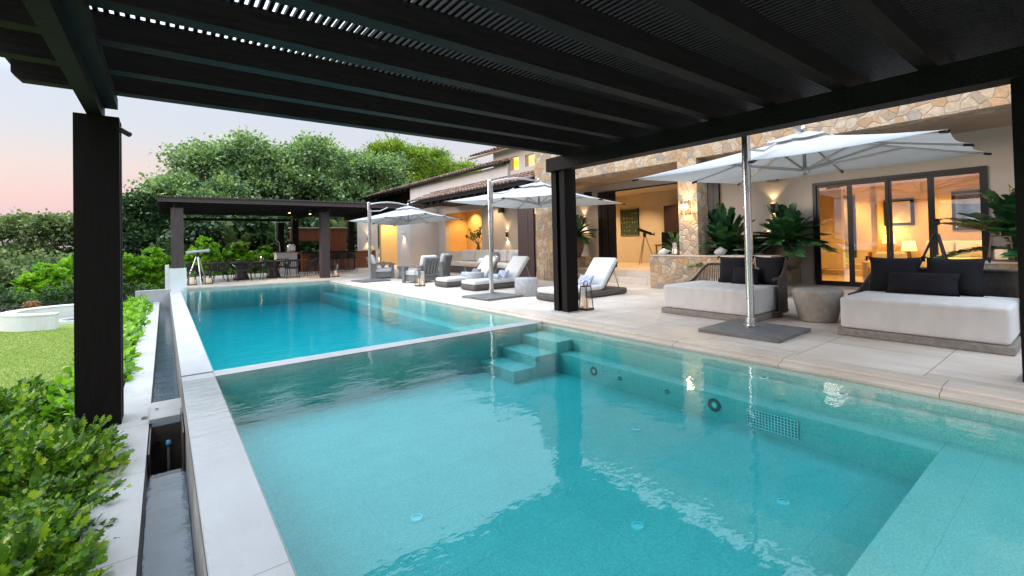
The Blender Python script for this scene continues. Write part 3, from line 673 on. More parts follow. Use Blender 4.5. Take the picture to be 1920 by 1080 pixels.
# terrace wing: niche, doorway, end block, shutters
m = MB(); m.box(13.9, 18.3, 0.3, 14.0, 22.9, 3.28); m.box(12.752, 22.43, .3, 13.89, 22.55, 3.28); m.box(12.752, 18.65, .3, 13.89, 18.79, 3.28); m.box(12.752, 18.80, .80, 13.89, 22.42, .895); m.build('niche_wall', GOLD, H)
m = MB(); m.box(13.8, 13.8, 0.0, 13.9, 16.2, 3.2); m.build('passage_wall', GOLD, H)
m = MB(); m.box(12.46, 15.38, .05, 12.52, 15.75, 2.47); m.build('passage_door', SHUT, H)
m = MB(); m.box(10.77, 23.3, 0.001, 12.95, 25.1, 3.3); m.build('end_block', STUCCOL, H)
m = MB(); m.box(9.24, 26.85, 0.001, 10.30, 27.4, 3.3); m.build('end_pillar', STUCCO, H)
m = MB(); m.box(10.95, 28.0, 0.001, 12.2, 28.3, 3.3); m.build('far_wall', GOLD, H)
for (a, b) in ((11.98, 12.30), (12.34, 12.86)):
    m = MB(); m.box(10.10, a, .01, 10.17, b, 3.18); m.build('shutter', SHUT, H)
m = MB(); m.box(10.09, 12.301, .01, 10.19, 12.339, 3.19); m.build('shutter_post', POSTW, H)
# lower tiled roof over the terrace and its dark eave
def tiles(y0, y1, xe, ze, xt, zt, pitch=.235, n=6, L=.42, back=False):
    """barrel tiles laid up a slope from the eave (xe, ze) to the ridge (xt, zt)"""
    mb = MB(); sl_ = math.hypot(xt-xe, zt-ze); ux, uz = (xt-xe)/sl_, (zt-ze)/sl_; nx, nz = -uz, ux
    cols = int((y1-y0)/pitch); rows = max(1, int(sl_/L*1.12))
    for c in range(cols):
        yc = y0+pitch*(c+.5)+rnd.uniform(-.008, .008)
        for r_ in range(rows):
            s0 = sl_*r_/rows-.03+rnd.uniform(-.012, .012); s1 = sl_*(r_+1)/rows+.05
            if s1 > sl_: s1 = sl_
            ra, rb = .088, .068; vs = []; lift0, lift1 = .042, .012
            for (s_, r0, lf) in ((s0, ra, lift0), (s1, rb, lift1)):
                for rr in (r0, r0-.016):
                    for k in range(n+1):
                        a = math.pi*k/n; h_ = rr*math.sin(a)+lf
                        vs.append((xe+ux*s_+nx*h_, yc+rr*math.cos(a), ze+uz*s_+nz*h_))
            q = n+1; fs = []
            for k in range(n): fs += [(k, k+1, 2*q+k+1, 2*q+k), (q+k, 3*q+k, 3*q+k+1, q+k+1), (k, q+k, q+k+1, k+1)]
            mb.add(vs, fs, [True, True, False]*n)
    return mb
tiles(11.98, 21.4, 9.80, 3.40, 11.50, 4.03).build('tiled_roof', TILEM, H)
m = MB(); m.extr([(9.84, 3.36), (11.5, 3.99), (11.5, 3.90), (9.84, 3.27)], 'y', 11.95, 21.42); m.build('roof_board', DARKW, H)
m = MB(); m.box(9.98, 12.9, 3.14, 10.14, 21.4, 3.30)
y = 12.1
while y < 21.3: m.extr([(9.86, 3.268), (12.4, 4.2), (12.4, 4.05), (9.86, 3.14)], 'y', y, y+.08); y += .62
m.build('eave_rafters', DARKW, H)
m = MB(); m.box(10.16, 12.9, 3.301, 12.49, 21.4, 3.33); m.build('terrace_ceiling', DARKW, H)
m = MB(); m.box(11.50, 15.25, 3.50, 11.598, 24.8, 4.60); m.box(11.598, 16.41, 3.5, 11.75, 24.8, 4.60); m.build('upper_wall', STUCCOL, H)
tiles(15.2, 16.4, 11.20, 4.66, 11.6, 4.79).build('tiled_roof', TILEM, H)
tiles(16.41, 34, 11.20, 4.66, 13.2, 5.30).build('tiled_roof', TILEM, H)
m = MB(); m.extr([(11.24, 4.65), (13.2, 5.28), (13.2, 5.20), (11.24, 4.57)], 'y', 16.41, 34); m.extr([(11.24, 4.65), (11.598, 4.765), (11.598, 4.685), (11.24, 4.57)], 'y', 15.2, 16.405); m.build('roof_board', DARKW, H)
m = MB(); y = 24.9
while y < 33.9: m.extr([(11.26, 4.538), (13.6, 5.26), (13.6, 5.12), (11.26, 4.42)], 'y', y, y+.09); y += .7
m.build('eave_rafters', DARKW, H)
m = MB(); m.box(12.9, 24.9, 3.5, 13.1, 34, 5.1); m.build('upper_wall', SHUT, H)
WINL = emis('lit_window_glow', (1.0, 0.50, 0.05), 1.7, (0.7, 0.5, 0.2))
XC = 11.60; wins = ((13.60, 14.18, 4.32, 4.80), (14.60, 15.18, 4.30, 4.87))
m = MB(); m.box(XC, 9.5, 3.501, XC+.2, 13.60, 5.25); m.box(XC, 14.18, 3.501, XC+.2, 14.60, 5.25); m.box(XC, 15.18, 3.501, XC+.2, 16.4, 5.25)
for (a, b, c, d) in wins: m.box(XC, a, 3.501, XC+.2, b, c); m.box(XC, a, d, XC+.2, b, 5.25)
m.box(XC+.2, 16.2, 3.501, 17, 16.4, 5.25); m.build('clerestory_wall', STUCCO, H)
m = MB(); m.box(12.3, 13.2, 3.8, 12.4, 15.6, 5.2); m.box(XC+.201, 13.2, 3.8, 12.299, 13.3, 5.2); m.box(XC+.201, 15.5, 3.8, 12.299, 15.6, 5.2); m.box(XC+.201, 13.301, 3.7, 12.299, 15.499, 3.8); m.build('lit_inner_wall', WINL, H)
PANE = m_glass('clear_pane', 0.5)
for (a, b, c, d) in wins:
    m = MB(); m.box(XC+.06, a, c, XC+.10, a+.025, d); m.box(XC+.06, b-.025, c, XC+.10, b, d); m.box(XC+.06, a+.025, c, XC+.10, b-.025, c+.025); m.box(XC+.06, a+.025, d-.025, XC+.10, b-.025, d)
    w_ = m.build('window', STUCCOL, H); m = MB(); m.box(XC+.078, a+.025, c+.025, XC+.082, b-.025, d-.025); m.build('pane', PANE, w_)
tiles(15.4, 17.9, 11.25, 5.24, 13.0, 5.80).build('tiled_roof', TILEM, H)
m = MB(); m.extr([(11.20, 5.20), (14.5, 6.3), (14.5, 6.2), (11.20, 5.12)], 'y', 9.5, 17.92); m.build('roof_board', simple('warm_soffit_board', (0.16, 0.085, 0.04), 0.7, 0, 0.2, 3), H)
# skylight-coloured interior lamps
DN = (0, 0, 0)
def downlight(n_, x, y, z, p, c=WARM2, a=125): light(n_, 'SPOT', (x, y, z), p*1.6, c, .06, DN, R(a))
for y in (7.6, 9.4, 11.2, 13.0, 14.6): downlight('room_light', 14.2, y, 3.12, 85)
for (x, y) in ((13.8, 2.2), (13.8, 4.3), (16.0, 4.8), (15.9, 2.6), (15.9, .6), (14.2, .2), (15.6, -1.8)): downlight('bedroom_light', x, y, 2.82, 120, (1.0, .53, .14))
downlight('niche_light', 13.4, 19.8, 3.2, 90, WARM); downlight('niche_light', 13.4, 21.5, 3.2, 90, WARM); downlight('passage_light', 13.2, 14.9, 3.2, 60, WARM)
downlight('far_wall_light', 11.4, 27.3, 3.2, 160, WARM); downlight('porch_light', 11.6, 8.4, 3.24, 45); downlight('porch_light', 11.6, 10.4, 3.24, 45)
downlight('terrace_light', 11.9, 14.5, 3.28, 60); downlight('terrace_light', 11.9, 17.5, 3.28, 60)

# wall lamps ------------------------------------------------------------
GLOW = emis('lamp_glow', (1.0, 0.62, 0.22), 9.0)
def sconce(label, x, y, z, face='x', up=True, power=7, group='up and down wall lamps'):
    t = thing('wall_lamp', label, 'wall lamp', (x, y, z), 0, group)
    dx, dy = (-.06, 0) if face == 'x' else (0, -.06)
    m = MB(); m.lathe([(.05, -.13), (.05, .13)], (x+dx, y+dy, z), 14); m.build('shade', BROWNM if up else WHITE, t)
    m = MB(); m.lathe([(.040, -.134), (.040, -.131)], (x+dx, y+dy, z), 14)
    if up: m.lathe([(.040, .131), (.040, .134)], (x+dx, y+dy, z), 14)
    m.build('bulb', GLOW, t)
    light('wall_lamp_light', 'SPOT', (x+dx*1.3, y+dy*1.3, z-.16), power, WARM2, .03, (0, 0, 0), R(95))
    if up: light('wall_lamp_light', 'SPOT', (x+dx*1.3, y+dy*1.3, z+.16), power*.6, WARM2, .03, (R(180), 0, 0), R(95))
sconce('grey wall lamp shining up and down beside the dark shutters of the terrace', 12.49, 16.66, 1.66, power=16)
sconce('grey wall lamp above the round pot plant behind the dark centre post', 12.49, 11.85, 2.05, power=14)
sconce('wall lamp half hidden behind the palm left of the glass doors', 12.49, 5.20, 2.02, power=14)
sconce('wall lamp on the pillar at the far end of the house next to the bar', 9.72, 26.84, 1.72, face='y', power=30)
sconce('recessed lamp washing the white pillar of the terrace with light', 10.76, 24.1, 1.95, up=False, power=30)
t = thing('glass_wall_lamp', 'bright square glass lamp shining on the flagstone pillar', 'wall lamp', (10.2, 6.27, 2.05))
m = MB(); m.box(10.262, 6.19, 1.90, 10.279, 6.36, 2.22); m.build('back_plate', BROWNM, t)
m = MB(); m.box(10.13, 6.17, 1.90, 10.26, 6.18, 2.24); m.box(10.13, 6.37, 1.90, 10.26, 6.38, 2.24); m.box(10.12, 6.17, 1.90, 10.129, 6.38, 2.24); m.build('glass_shade', GLASSL, t)
m = MB(); m.lathe([(.001, -.045), (.03, -.03), (.036, 0), (.03, .03), (.001, .05)], (10.19, 6.275, 2.05), 14); m.build('bulb', emis('bare_bulb', (1.0, 0.66, 0.25), 45), t)
light('pillar_lamp_light', 'POINT', (10.14, 6.275, 2.05), 42, (1.0, 0.66, 0.30), .04)
# speakers
def speaker(label, x, y, z, rz):
    t = thing('wall_speaker', label, 'speaker', (x, y, z), rz, 'black outdoor speakers')
    m = MB(); m.M = T((-.14, 0, 0)); m.rbox(-.10, -.14, -.11, .09, .14, .11, .04); m.build('cabinet', BLACK, t, False)
    m = MB(); m.box(-.05, -.03, -.03, -.001, .03, .03); m.build('bracket', BLACK, t, False)
speaker('black speaker on the wall above the dark centre post', 12.49, 11.55, 2.97, .2)
speaker('black speaker on the wall under the nearest umbrella canopy', 12.49, 5.18, 2.82, .2)
speaker('black speaker high on the terrace wall above the wall lamp', 12.49, 16.95, 2.78, .2)

# ================================================================== FAR PERGOLA, DINING, KITCHEN
t = thing('far_pergola', 'far dark timber pergola roofing the dining table and outdoor kitchen', 'pergola', (3.6, 22, 0))
for (x0, y0, z0) in ((.19, 19.05, .68), (5.17, 19.75, .001), (5.17, 25.0, .001), (8.0, 25.0, .001), (4.62, 25.6, .001)):
    w_ = .34 if y0 < 20 else .28
    m = MB(); m.box(x0, y0, z0, x0+w_, y0+w_, 2.72 if z0 < .1 or True else 2.7); m.build('post', POSTW if y0 < 20 else DARKW, t)
for x0 in (.28, 5.27): m = MB(); m.box(x0, 19.1, 2.721, x0+.16, 25.6, 2.90); m.build('girder', DARKW, t)
m = MB(); m.box(7.9, 19.3, 2.721, 8.06, 25.6, 2.90); m.build('girder', DARKW, t)
for k in range(9):
    y0 = 18.85+.82*k; m = MB(); m.box(-.16, y0, 2.905, 9.4, y0+.10, 3.06); m.build('rafter', POSTW if k == 0 else DARKW, t)
m = MB(); x = -.20
while x < 9.4: m.box(x, 18.78, 3.062, x+.045, 25.7, 3.11); x += .075
m.build('slat_screen', POSTW, t)
m = MB(); m.box(-.1, 19.6, 2.66, 9.3, 25.6, 2.70) if False else m.box(.5, 24.9, 2.6, 5.1, 25.0, 2.72); m.build('rear_beam', DARKW, t)
for i, (x, y, lab) in enumerate(((4.15, 20.6, 'small lit spotlight under the far pergola roof above the dining table'), (5.05, 21.0, 'small lit spotlight under the far pergola roof beside its right post'))):
    t = thing('ceiling_spotlight', lab, 'spotlight', (x, y, 2.8), 0, 'spotlights under the far pergola')
    m = MB(); m.lathe([(.05, -.07), (.05, .1)], (x, y, 2.8), 12); m.build('housing', BLACK, t); m = MB(); m.lathe([(.042, -.078), (.042, -.072)], (x, y, 2.8), 12); m.build('bulb', GLOW, t)
    light('spot_light', 'SPOT', (x, y, 2.70), 60, WARM2, .03, (0, 0, 0), R(90))
# dining table
t = thing('dining_table', 'long dark wooden dining table on two carved trunk bases under the far pergola', 'table', (3.1, 21.9, 0))
m = MB(); m.rbox(1.2, 21.35, .69, 5.0, 22.45, .755, .02); m.build('table_top', m_wood('table_walnut', (0.03, 0.016, 0.01), (0.08, 0.04, 0.02), (1, 8, 8), 0.35), t)
for x in (2.55, 3.75): m = MB(); m.lathe([(.30, 0), (.26, .12), (.18, .35), (.22, .55), (.30, .689)], (x, 21.9, .001), 18); m.build('pedestal', SHUT, t)
BROPE = simple('black_rope', (0.014, 0.013, 0.014), 0.8, 0, 0.3, 20, 0.5, 150)
def dining_chair():
    t = thing('dining_chair', 'x', 'chair', (0, 0, 0))
    m = MB(); m.rbox(-.25, -.24, .40, .25, .24, .455, .03); m.build('seat', BROPE, t)
    m = MB()
    for k in range(15):
        a = R(-20)+R(220)*k/14; x, y = .27*math.cos(a), .26*math.sin(a)
        m.tube([(x*.9, y*.9, .44), (x*1.04, y*1.04, .60), (x*1.08, y*1.08, .76 if 2 < k < 12 else .64)], .017, 6)
    m.build('rope_back', BROPE, t)
    m = MB(); m.tube([(.29*math.cos(R(-20)+R(220)*k/14), .28*math.sin(R(-20)+R(220)*k/14), .77 if 2 < k < 12 else (.72 if k in (2, 12) else .65)) for k in range(15)], .018, 7); m.build('top_rail', BLACK, t)
    for sx_ in (-1, 1):
        for sy_ in (-1, 1): m = MB(); m.tube([(sx_*.20, sy_*.19, .41), (sx_*.25, sy_*.25, 0)], [.016, .011], 7); m.build('leg', BLACK, t)
    return t
dc = dining_chair(); first = True
spots = [(1.75, 21.05, 180, 'dark rope dining chair on the pool side of the table, leftmost of its row'), (2.55, 21.0, 176, 'dark rope dining chair on the pool side of the table, second from the left'),
         (3.4, 21.05, 183, 'dark rope dining chair on the pool side of the table, third from the left'), (4.3, 21.05, 178, 'dark rope dining chair on the pool side of the table, rightmost of its row'),
         (1.75, 22.8, 0, 'dark rope dining chair on the hedge side of the table, leftmost of its row'), (2.55, 22.8, 4, 'dark rope dining chair on the hedge side of the table, second from the left'),
         (3.4, 22.8, -3, 'dark rope dining chair on the hedge side of the table, third from the left'), (4.3, 22.8, 2, 'dark rope dining chair on the hedge side of the table, rightmost of its row'),
         (.95, 21.9, 90, 'dark rope dining chair at the head of the table by the telescope'), (5.3, 21.9, -90, 'dark rope dining chair at the head of the table by the bar')]
for (x, y, a, lab) in spots:
    if first: dc.location = (x, y, .001); dc.rotation_euler = (0, 0, R(a)); dc['label'] = lab; dc['group'] = 'dining chairs'; first = False
    else: again(dc, lab, (x, y, .001), R(a))
t = thing('hurricane_candle', 'lit candles in a clear glass on the dining table', 'candle', (3.25, 21.75, .756))
m = MB(); m.lathe([(.09, 0), (.10, .26), (.095, .26), (.085, .01)], (3.25, 21.75, .757), 16); m.build('glass', GLASSL, t)
m = MB(); m.lathe([(.04, .005), (.04, .12)], (3.25, 21.75, .757), 12); m.build('candle', CANDLE, t)
m = MB(); m.lathe([(.001, .12), (.018, .14), (.001, .19)], (3.25, 21.75, .757), 8); m.build('flame', emis('candle_flame', (1, .5, .15), 30), t)
# telescopes
def scope(name_label, loc, rz, tube_mat, leg_mat, hz=1.15, el=8, L=.55):
    t = thing('telescope', name_label, 'telescope', loc, rz)
    m = MB(); m.M = T((0, 0, hz)) @ RY(R(-el)); m.tube([(-L*.5, 0, 0), (L*.32, 0, 0), (L*.34, 0, 0), (L*.5, 0, 0)], [.055, .055, .064, .064], 14); m.build('tube', tube_mat, t, False)
    m = MB(); m.M = T((0, 0, hz)) @ RY(R(-el)); m.tube([(-L*.5, 0, 0), (-L*.72, 0, 0)], [.028, .022], 10); m.tube([(-L*.66, 0, 0), (-L*.66, 0, .09)], .018, 8); m.build('eyepiece', BLACK, t, False)
    m = MB(); m.rbox(-.05, -.05, hz-.22, .05, .05, hz-.05, .02); m.tube([(0, .05, hz-.12), (0, .16, hz-.12)], .02, 8); m.build('mount', BLACK, t, False)
    for k in range(3):
        a = R(120*k+30); m = MB(); m.tube([(.04*math.cos(a), .04*math.sin(a), hz-.2), (.38*math.cos(a), .38*math.sin(a), 0)], [.026, .018], 8); m.build('leg', leg_mat, t, False)
scope('silver telescope on a tripod next to the white plinth by the dining table', (1.0, 20.75, .001), R(12), simple('silver_paint', (.55, .56, .58), .3, .6), STEEL, 1.22, 5, .75)
# kitchen
t = thing('outdoor_kitchen', 'outdoor kitchen of varnished wood cabinets and bar counter beyond the dining table', 'kitchen', (6.8, 25.5, 0))
m = MB(); m.box(5.5, 24.3, .05, 8.0, 24.42, 1.0); m.box(5.5, 24.42, .05, 5.6, 25.0, 1.0); m.build('bar_front', TEAK, t)
m = MB(); m.box(5.4, 24.12, 1.001, 8.1, 24.75, 1.05); m.build('bar_top', DARKW, t)
m = MB(); m.box(5.35, 26.2, 1.62, 6.95, 26.6, 2.30)
m.build('wall_cabinet', TEAK, t)
for k in range(4): m = MB(); m.box(5.37+.395*k, 26.18, 1.64, 5.37+.395*k+.385, 26.199, 2.28); m.build('cabinet_door', TEAK, t)
m = MB(); m.box(7.0, 26.2, .001, 8.2, 26.7, 2.30); m.build('tall_cabinet', TEAK, t)
for k in range(3): m = MB(); m.box(7.02+.395*k, 26.18, .1, 7.02+.395*k+.385, 26.199, 2.28); m.build('cabinet_door', TEAK, t)
m = MB(); m.box(5.3, 26.1, 2.31, 8.3, 26.7, 2.36); m.build('cornice', COPE, t)
m = MB(); m.box(8.35, 25.4, .05, 9.6, 25.9, 1.02); m.build('side_counter', TEAK, t); m = MB(); m.box(8.3, 25.35, 1.021, 9.65, 25.95, 1.06); m.build('side_counter_top', COPE, t)
m = MB(); m.box(5.35, 26.25, .001, 6.98, 26.6, .92); m.build('base_cabinet', DARKW, t); m = MB(); m.box(5.33, 26.2, .921, 6.99, 26.62, .96); m.build('worktop', COPE, t)
t = thing('barbecue_counter', 'white block counter with a grill hood left of the bar', 'counter', (4.7, 24.3, 0))
m = MB(); m.box(4.25, 24.0, .001, 5.15, 24.6, 1.0); m.build('counter_base', WHITE, t); m = MB(); m.box(4.2, 23.95, 1.001, 5.2, 24.65, 1.05); m.build('counter_top', COPE, t)
m = MB(); m.rbox(4.75, 24.1, 1.051, 5.12, 24.5, 1.45, .1); m.build('grill_hood', STEEL, t)
t = thing('drop_awning', 'pale frame of a side awning hanging at the back of the far pergola', 'awning', (4.5, 25.2, 2.5))
m = MB(); m.tube([(4.45, 25.3, 2.62), (4.45, 25.3, 1.7), (4.6, 25.25, 1.55), (4.62, 25.25, 1.1)], .02, 7); m.tube([(4.45, 25.3, 2.62), (5.35, 25.0, 2.70)], .025, 7); m.tube([(4.45, 25.32, 2.56), (5.35, 25.02, 2.62)], .02, 7); m.build('frame', ALU, t)
def stool():
    t = thing('bar_stool', 'x', 'bar stool', (0, 0, 0))
    m = MB(); m.rbox(-.21, -.2, .66, .21, .2, .72, .03); m.build('seat', BROPE, t)
    m = MB(); pts = [(.22*math.cos(R(-10)+R(200)*k/10), .21*math.sin(R(-10)+R(200)*k/10)) for k in range(11)]
    for k in range(10):
        (x0, y0), (x1, y1) = pts[k], pts[k+1]; m.add([(x0, y0, .72), (x1, y1, .72), (x1*1.08, y1*1.08, .98), (x0*1.08, y0*1.08, .98), (x0*.92, y0*.92, .72), (x1*.92, y1*.92, .72), (x1, y1, .98), (x0, y0, .98)], [(0, 1, 2, 3), (5, 4, 7, 6), (3, 2, 6, 7)], True)
    m.build('backrest', BROPE, t)
    for sx_ in (-1, 1):
        for sy_ in (-1, 1): m = MB(); m.tube([(sx_*.17, sy_*.16, .66), (sx_*.21, sy_*.21, 0)], [.018, .014], 7); m.build('leg', GREYW, t)
    m = MB(); m.tube([(-.19, -.19, .25), (.19, -.19, .25), (.19, .19, .25), (-.19, .19, .25), (-.19, -.19, .25)], .010, 6); m.build('footrest', BLACK, t)
    return t
st = stool()
for i, (x, lab) in enumerate(((5.95, 'dark bar stool at the left end of the bar'), (6.6, 'dark bar stool second from the left at the bar, left of the pergola post'), (7.15, 'dark bar stool second from the right at the bar'), (7.7, 'dark bar stool at the right end of the bar'))):
    if i == 0: st.location = (x, 23.85, .001); st.rotation_euler = (0, 0, R(180)); st['label'] = lab; st['group'] = 'bar stools'
    else: again(st, lab, (x, 23.85, .001), R(180+i*6))

# ================================================================== UMBRELLAS
def umbrella(label, pole, hub, th, half, ze, tx, ty, base, brz, ph):
    t = thing('cantilever_umbrella', label, 'umbrella', (pole[0], pole[1], 0), 0, 'white cantilever umbrellas along the pool')
    m = MB(); m.M = T((base[0], base[1], 0)) @ RZ(brz); m.box(-.52, -.52, .004, .52, .52, .045); m.build('base_plate', BASEP, t)
    m = MB(); m.tube([(pole[0], pole[1], .046), (pole[0], pole[1], .07)], .10, 20); m.tube([(pole[0], pole[1], .07), (pole[0], pole[1], .16)], [.07, .065], 20); m.build('base_collar', STEEL, t)
    m = MB(); m.tube([(pole[0], pole[1], .10), (pole[0], pole[1], ph)], .050, 20); m.build('pole', STEEL, t)
    m = MB(); m.tube([(pole[0], pole[1], ph), (pole[0], pole[1], ph+.02)], [.052, .04], 20); m.build('pole_cap', STEEL, t)
    d = Vector((hub[0]-pole[0], hub[1]-pole[1], 0)); L = d.length; d.normalize(); top = Vector((hub[0], hub[1], ze+.55))
    p0 = Vector((pole[0], pole[1], 0))
    m = MB(); pts = [p0+d*(L*u)+Vector((0, 0, (ph-.06)+(ze+.60-ph+.06)*u+.10*math.sin(math.pi*u))) for u in [k/10 for k in range(11)]]; m.tube(pts, .026, 8); m.build('arm', ALU, t)
    m = MB(); m.tube([p0+Vector((0, 0, ph-.32)), p0+d*.55+Vector((0, 0, ph-.28)), p0+d*.95+Vector((0, 0, ph-.13))], .018, 8); m.build('arm_brace', ALU, t)
    m = MB(); q = p0+d*.09; m.tube([q+Vector((0, 0, ze-.15)), q+Vector((0, 0, ze+.35))], .028, 8); m.tube([q+Vector((0, 0, 1.05)), q+Vector((0, 0, ze-.2))], .020, 8); m.build('slide_rail', ALU, t)
    m = MB(); q = p0+d*.06; m.tube([q+Vector((0, 0, .98)), q+d*.10+Vector((0, 0, .95)), q+d*.13+Vector((0, 0, .86)), q+d*.22+Vector((0, 0, .84))], .013, 7); m.build('crank_handle', STEEL, t)
    m = MB(); q = p0-d*.05+Vector((.0, -.05, 0)); m.tube([q+Vector((0, 0, ze-.05)), q+Vector((-.03, 0, ze-.35)), q+Vector((-.01, -.02, ze-.55))], .008, 5)
    q = p0+d*.12; m.tube([q+Vector((0, 0, ze-.1)), q+Vector((0, 0, ze-.5)), q+Vector((.02, 0, ze-.62)), q+Vector((0, .01, ze-.45))], .008, 5); m.build('cord', WFAB, t)
    # canopy: sagging panels between eight ribs, with a small raised vent
    def edge(a):
        c_, s_ = math.cos(a), math.sin(a); k = half/max(abs(c_), abs(s_)); return k
    def pt(a, u, dz=0):
        r_ = edge(a)*u; frac = ((a % (math.pi/4))/(math.pi/4)); sag = math.sin(math.pi*frac)
        pull = 1-.035*sag*u**3
        x = r_*pull*math.cos(a+th); y = r_*pull*math.sin(a+th)
        z = ze+.52*(1-u)**1.12*(1+.0)-.05*sag*u*(1.15-u)*2+tx*x+ty*y+dz
        return (hub[0]+x, hub[1]+y, z)
    NA, NU = 64, 10
    vs = [pt(2*math.pi*i/NA, .10+.90*j/NU) for j in range(NU+1) for i in range(NA)]
    fs = [(j*NA+i, j*NA+(i+1) % NA, (j+1)*NA+(i+1) % NA, (j+1)*NA+i) for j in range(NU) for i in range(NA)]
    n0 = len(vs); vs += [pt(2*math.pi*i/NA, 1.0, -.07) for i in range(NA)]; vs = vs
    fs += [(NU*NA+i, NU*NA+(i+1) % NA, n0+(i+1) % NA, n0+i) for i in range(NA)] if False else []
    m = MB(); m.add(vs[:n0], fs, True); cn = m.build('canopy', CANVAS, t)
    vs = [pt(2*math.pi*i/32, .22, .055) for i in range(32)]+[(hub[0], hub[1], ze+.60)]
    m = MB(); m.add(vs, [(i, (i+1) % 32, 32) for i in range(32)], True); m.build('vent', CANVAS, cn)
    m = MB(); m.lathe([(.03, 0), (.045, .03), (.03, .08), (.001, .10)], (hub[0], hub[1], ze+.60), 12); m.build('finial', STEEL, t)
    hb = Vector((hub[0], hub[1], ze-.06))
    m = MB(); m.lathe([(.03, -.09), (.07, -.05), (.07, .03), (.03, .06), (.02, .5)], tuple(hb), 14); m.build('hub', ALU, t)
    for k in range(8):
        a = math.pi/4*k; p1 = Vector(pt(a, .12, -.03)); p2 = Vector(pt(a, .55, -.025)); p3 = Vector(pt(a, .995, -.02))
        m = MB(); m.tube([p1, p2, p3], .016, 6); rb = m.build('rib', ALU, t)
        m = MB(); m.tube([hb, p2], .019, 6); m.build('strut', ALU, rb)
        m = MB(); dd = (p3-p2).normalized(); m.tube([p3-dd*.09, p3+dd*.02], .022, 6); m.build('rib_tip', BLACK, rb)
    return t
umbrella('white square cantilever umbrella between the two daybeds, nearest to the camera', (6.55, 3.08), (8.54, 3.05), .03, 2.0, 2.46, .045, -.01, (6.42, 2.98), .02, 2.86)
umbrella('white square cantilever umbrella by the sun loungers, middle one of the three', (6.48, 9.36), (8.50, 9.81), .355, 1.89, 2.42, -.008, .015, (6.22, 8.96), .05, 2.86)
umbrella('white square cantilever umbrella beside the grey armchairs, farthest of the three', (6.08, 16.72), (8.01, 17.50), .625, 1.69, 2.32, .012, -.06, (6.0, 16.4), .08, 2.90)

# ================================================================== LOUNGE FURNITURE
def daybed(label, y0, y1, x0=7.0, depth=1.42):
    yc = (y0+y1)/2; hw = (y1-y0)/2
    t = thing('daybed', label, 'daybed', (x0+depth/2, yc, 0), 0, 'round backed poolside daybeds')
    m = MB(); m.rbox(x0-.02, y0-.01, .002, x0+depth*.72, y1+.01, .095, .012); m.build('plinth', TEAKG, t)
    m = MB(); m.rbox(x0+.01, y0+.02, .097, x0+depth*.86, y1-.02, .49, .035, .008, 5); m.build('mattress', WFAB, t)
    m = MB()
    for z_ in (.155, .445):
        c_ = .06; xa, xb, ya, yb = x0+.012, x0+depth*.858, y0+.022, y1-.022; pts = []
        for (cx, cy, a0) in ((xa+c_, ya+c_, 180), (xb-c_, ya+c_, 270), (xb-c_, yb-c_, 0), (xa+c_, yb-c_, 90)):
            pts += [(cx+c_*math.cos(R(a0+q*15)), cy+c_*math.sin(R(a0+q*15)), z_) for q in range(7)]
        m.tube(pts+[pts[0]], .006, 6)
    m.build('piping', WFAB, t)
    def cur(u, off=0.0):      # plan curve round the back
        a = math.pi*(u-.5)*1.0; ex = .42
        c_, s_ = math.cos(a), math.sin(a)
        X = x0+depth*.45+(depth*.58+off)*(abs(c_)**ex); Y = yc+(hw+.05+off)*math.copysign(abs(s_)**.55, s_)
        return X, Y
    def top(u):
        e = min(1, u/.10) if u < .5 else min(1, (1-u)/.30)
        return (.62 if u < .5 else .46)+(.18 if u < .5 else .34)*(e*e*(3-2*e))
    N = 56
    m = MB(); m.tube([(*cur(k/N), top(k/N)) for k in range(N+1)], .022, 8); m.build('top_rail', ROPE, t)
    m = MB(); m.tube([(*cur(k/N), .08) for k in range(N+1)], .03, 8); m.build('bottom_rail', ROPE, t)
    # straps of flat rope
    m = MB()
    for k in range(1, 2*N):
        u = k/(2*N); (xa, ya), (xb, yb) = cur(u-.0040), cur(u+.0040); (xc, yc2), (xd, yd) = cur(u+.0040, .014), cur(u-.0040, .014); z = top(u)
        if u < .55 or u > .90 or k % 2: m.prism([(xa, ya), (xb, yb), (xc, yc2), (xd, yd)], .08, z)
    m.build('rope_straps', ROPE, t)
daybed('left daybed with open rope back and white mattress beside the stone wall', 3.27, 4.82)
daybed('right daybed with white mattress in front of the glass doors', .62, 2.17)
def pillow(name, label, cat, loc, rz, tilt, w, h, th, mat, group=None, tassel=False):
    t = thing(name, label, cat, loc, rz, group)
    m = MB(); m.M = RX(R(tilt)); m.pillow(w, h, th, 10); m.build('cover', mat, t, False)
    if tassel:
        for (sx_, sz_) in ((-1, 1), (1, 1), (-1, -1), (1, -1)):
            m = MB(); m.M = RX(R(tilt)); m.tube([(sx_*w*.5, 0, sz_*h*.5), (sx_*(w*.5+.03), 0, sz_*(h*.5)+.0), (sx_*(w*.5+.035), 0, sz_*h*.5-.06)], [.012, .016, .010], 6)
            m.build('tassel', mat, t, False)
    return t
G1 = 'black cushions on the daybeds'
pillow('cushion', 'large black cushion with tassels at the far side of the left daybed', 'cushion', (8.05, 4.05, .72), R(90+6), 14, .52, .48, .20, BFAB, G1, True)
pillow('cushion', 'large black cushion with tassels at the near side of the left daybed', 'cushion', (8.12, 3.50, .72), R(90-8), 14, .52, .50, .20, BFAB, G1, True)
pillow('cushion', 'small black cushion leaning between the two large ones on the left daybed', 'cushion', (7.90, 3.78, .64), R(90), 18, .46, .30, .14, BFAB, G1)
pillow('cushion', 'large black cushion with tassels on the left half of the right daybed', 'cushion', (8.10, 1.82, .73), R(90+6), 14, .56, .50, .22, BFAB, G1, True)
pillow('cushion', 'large black cushion with tassels on the right half of the right daybed', 'cushion', (8.10, 1.22, .73), R(90-8), 14, .58, .50, .22, BFAB, G1, True)
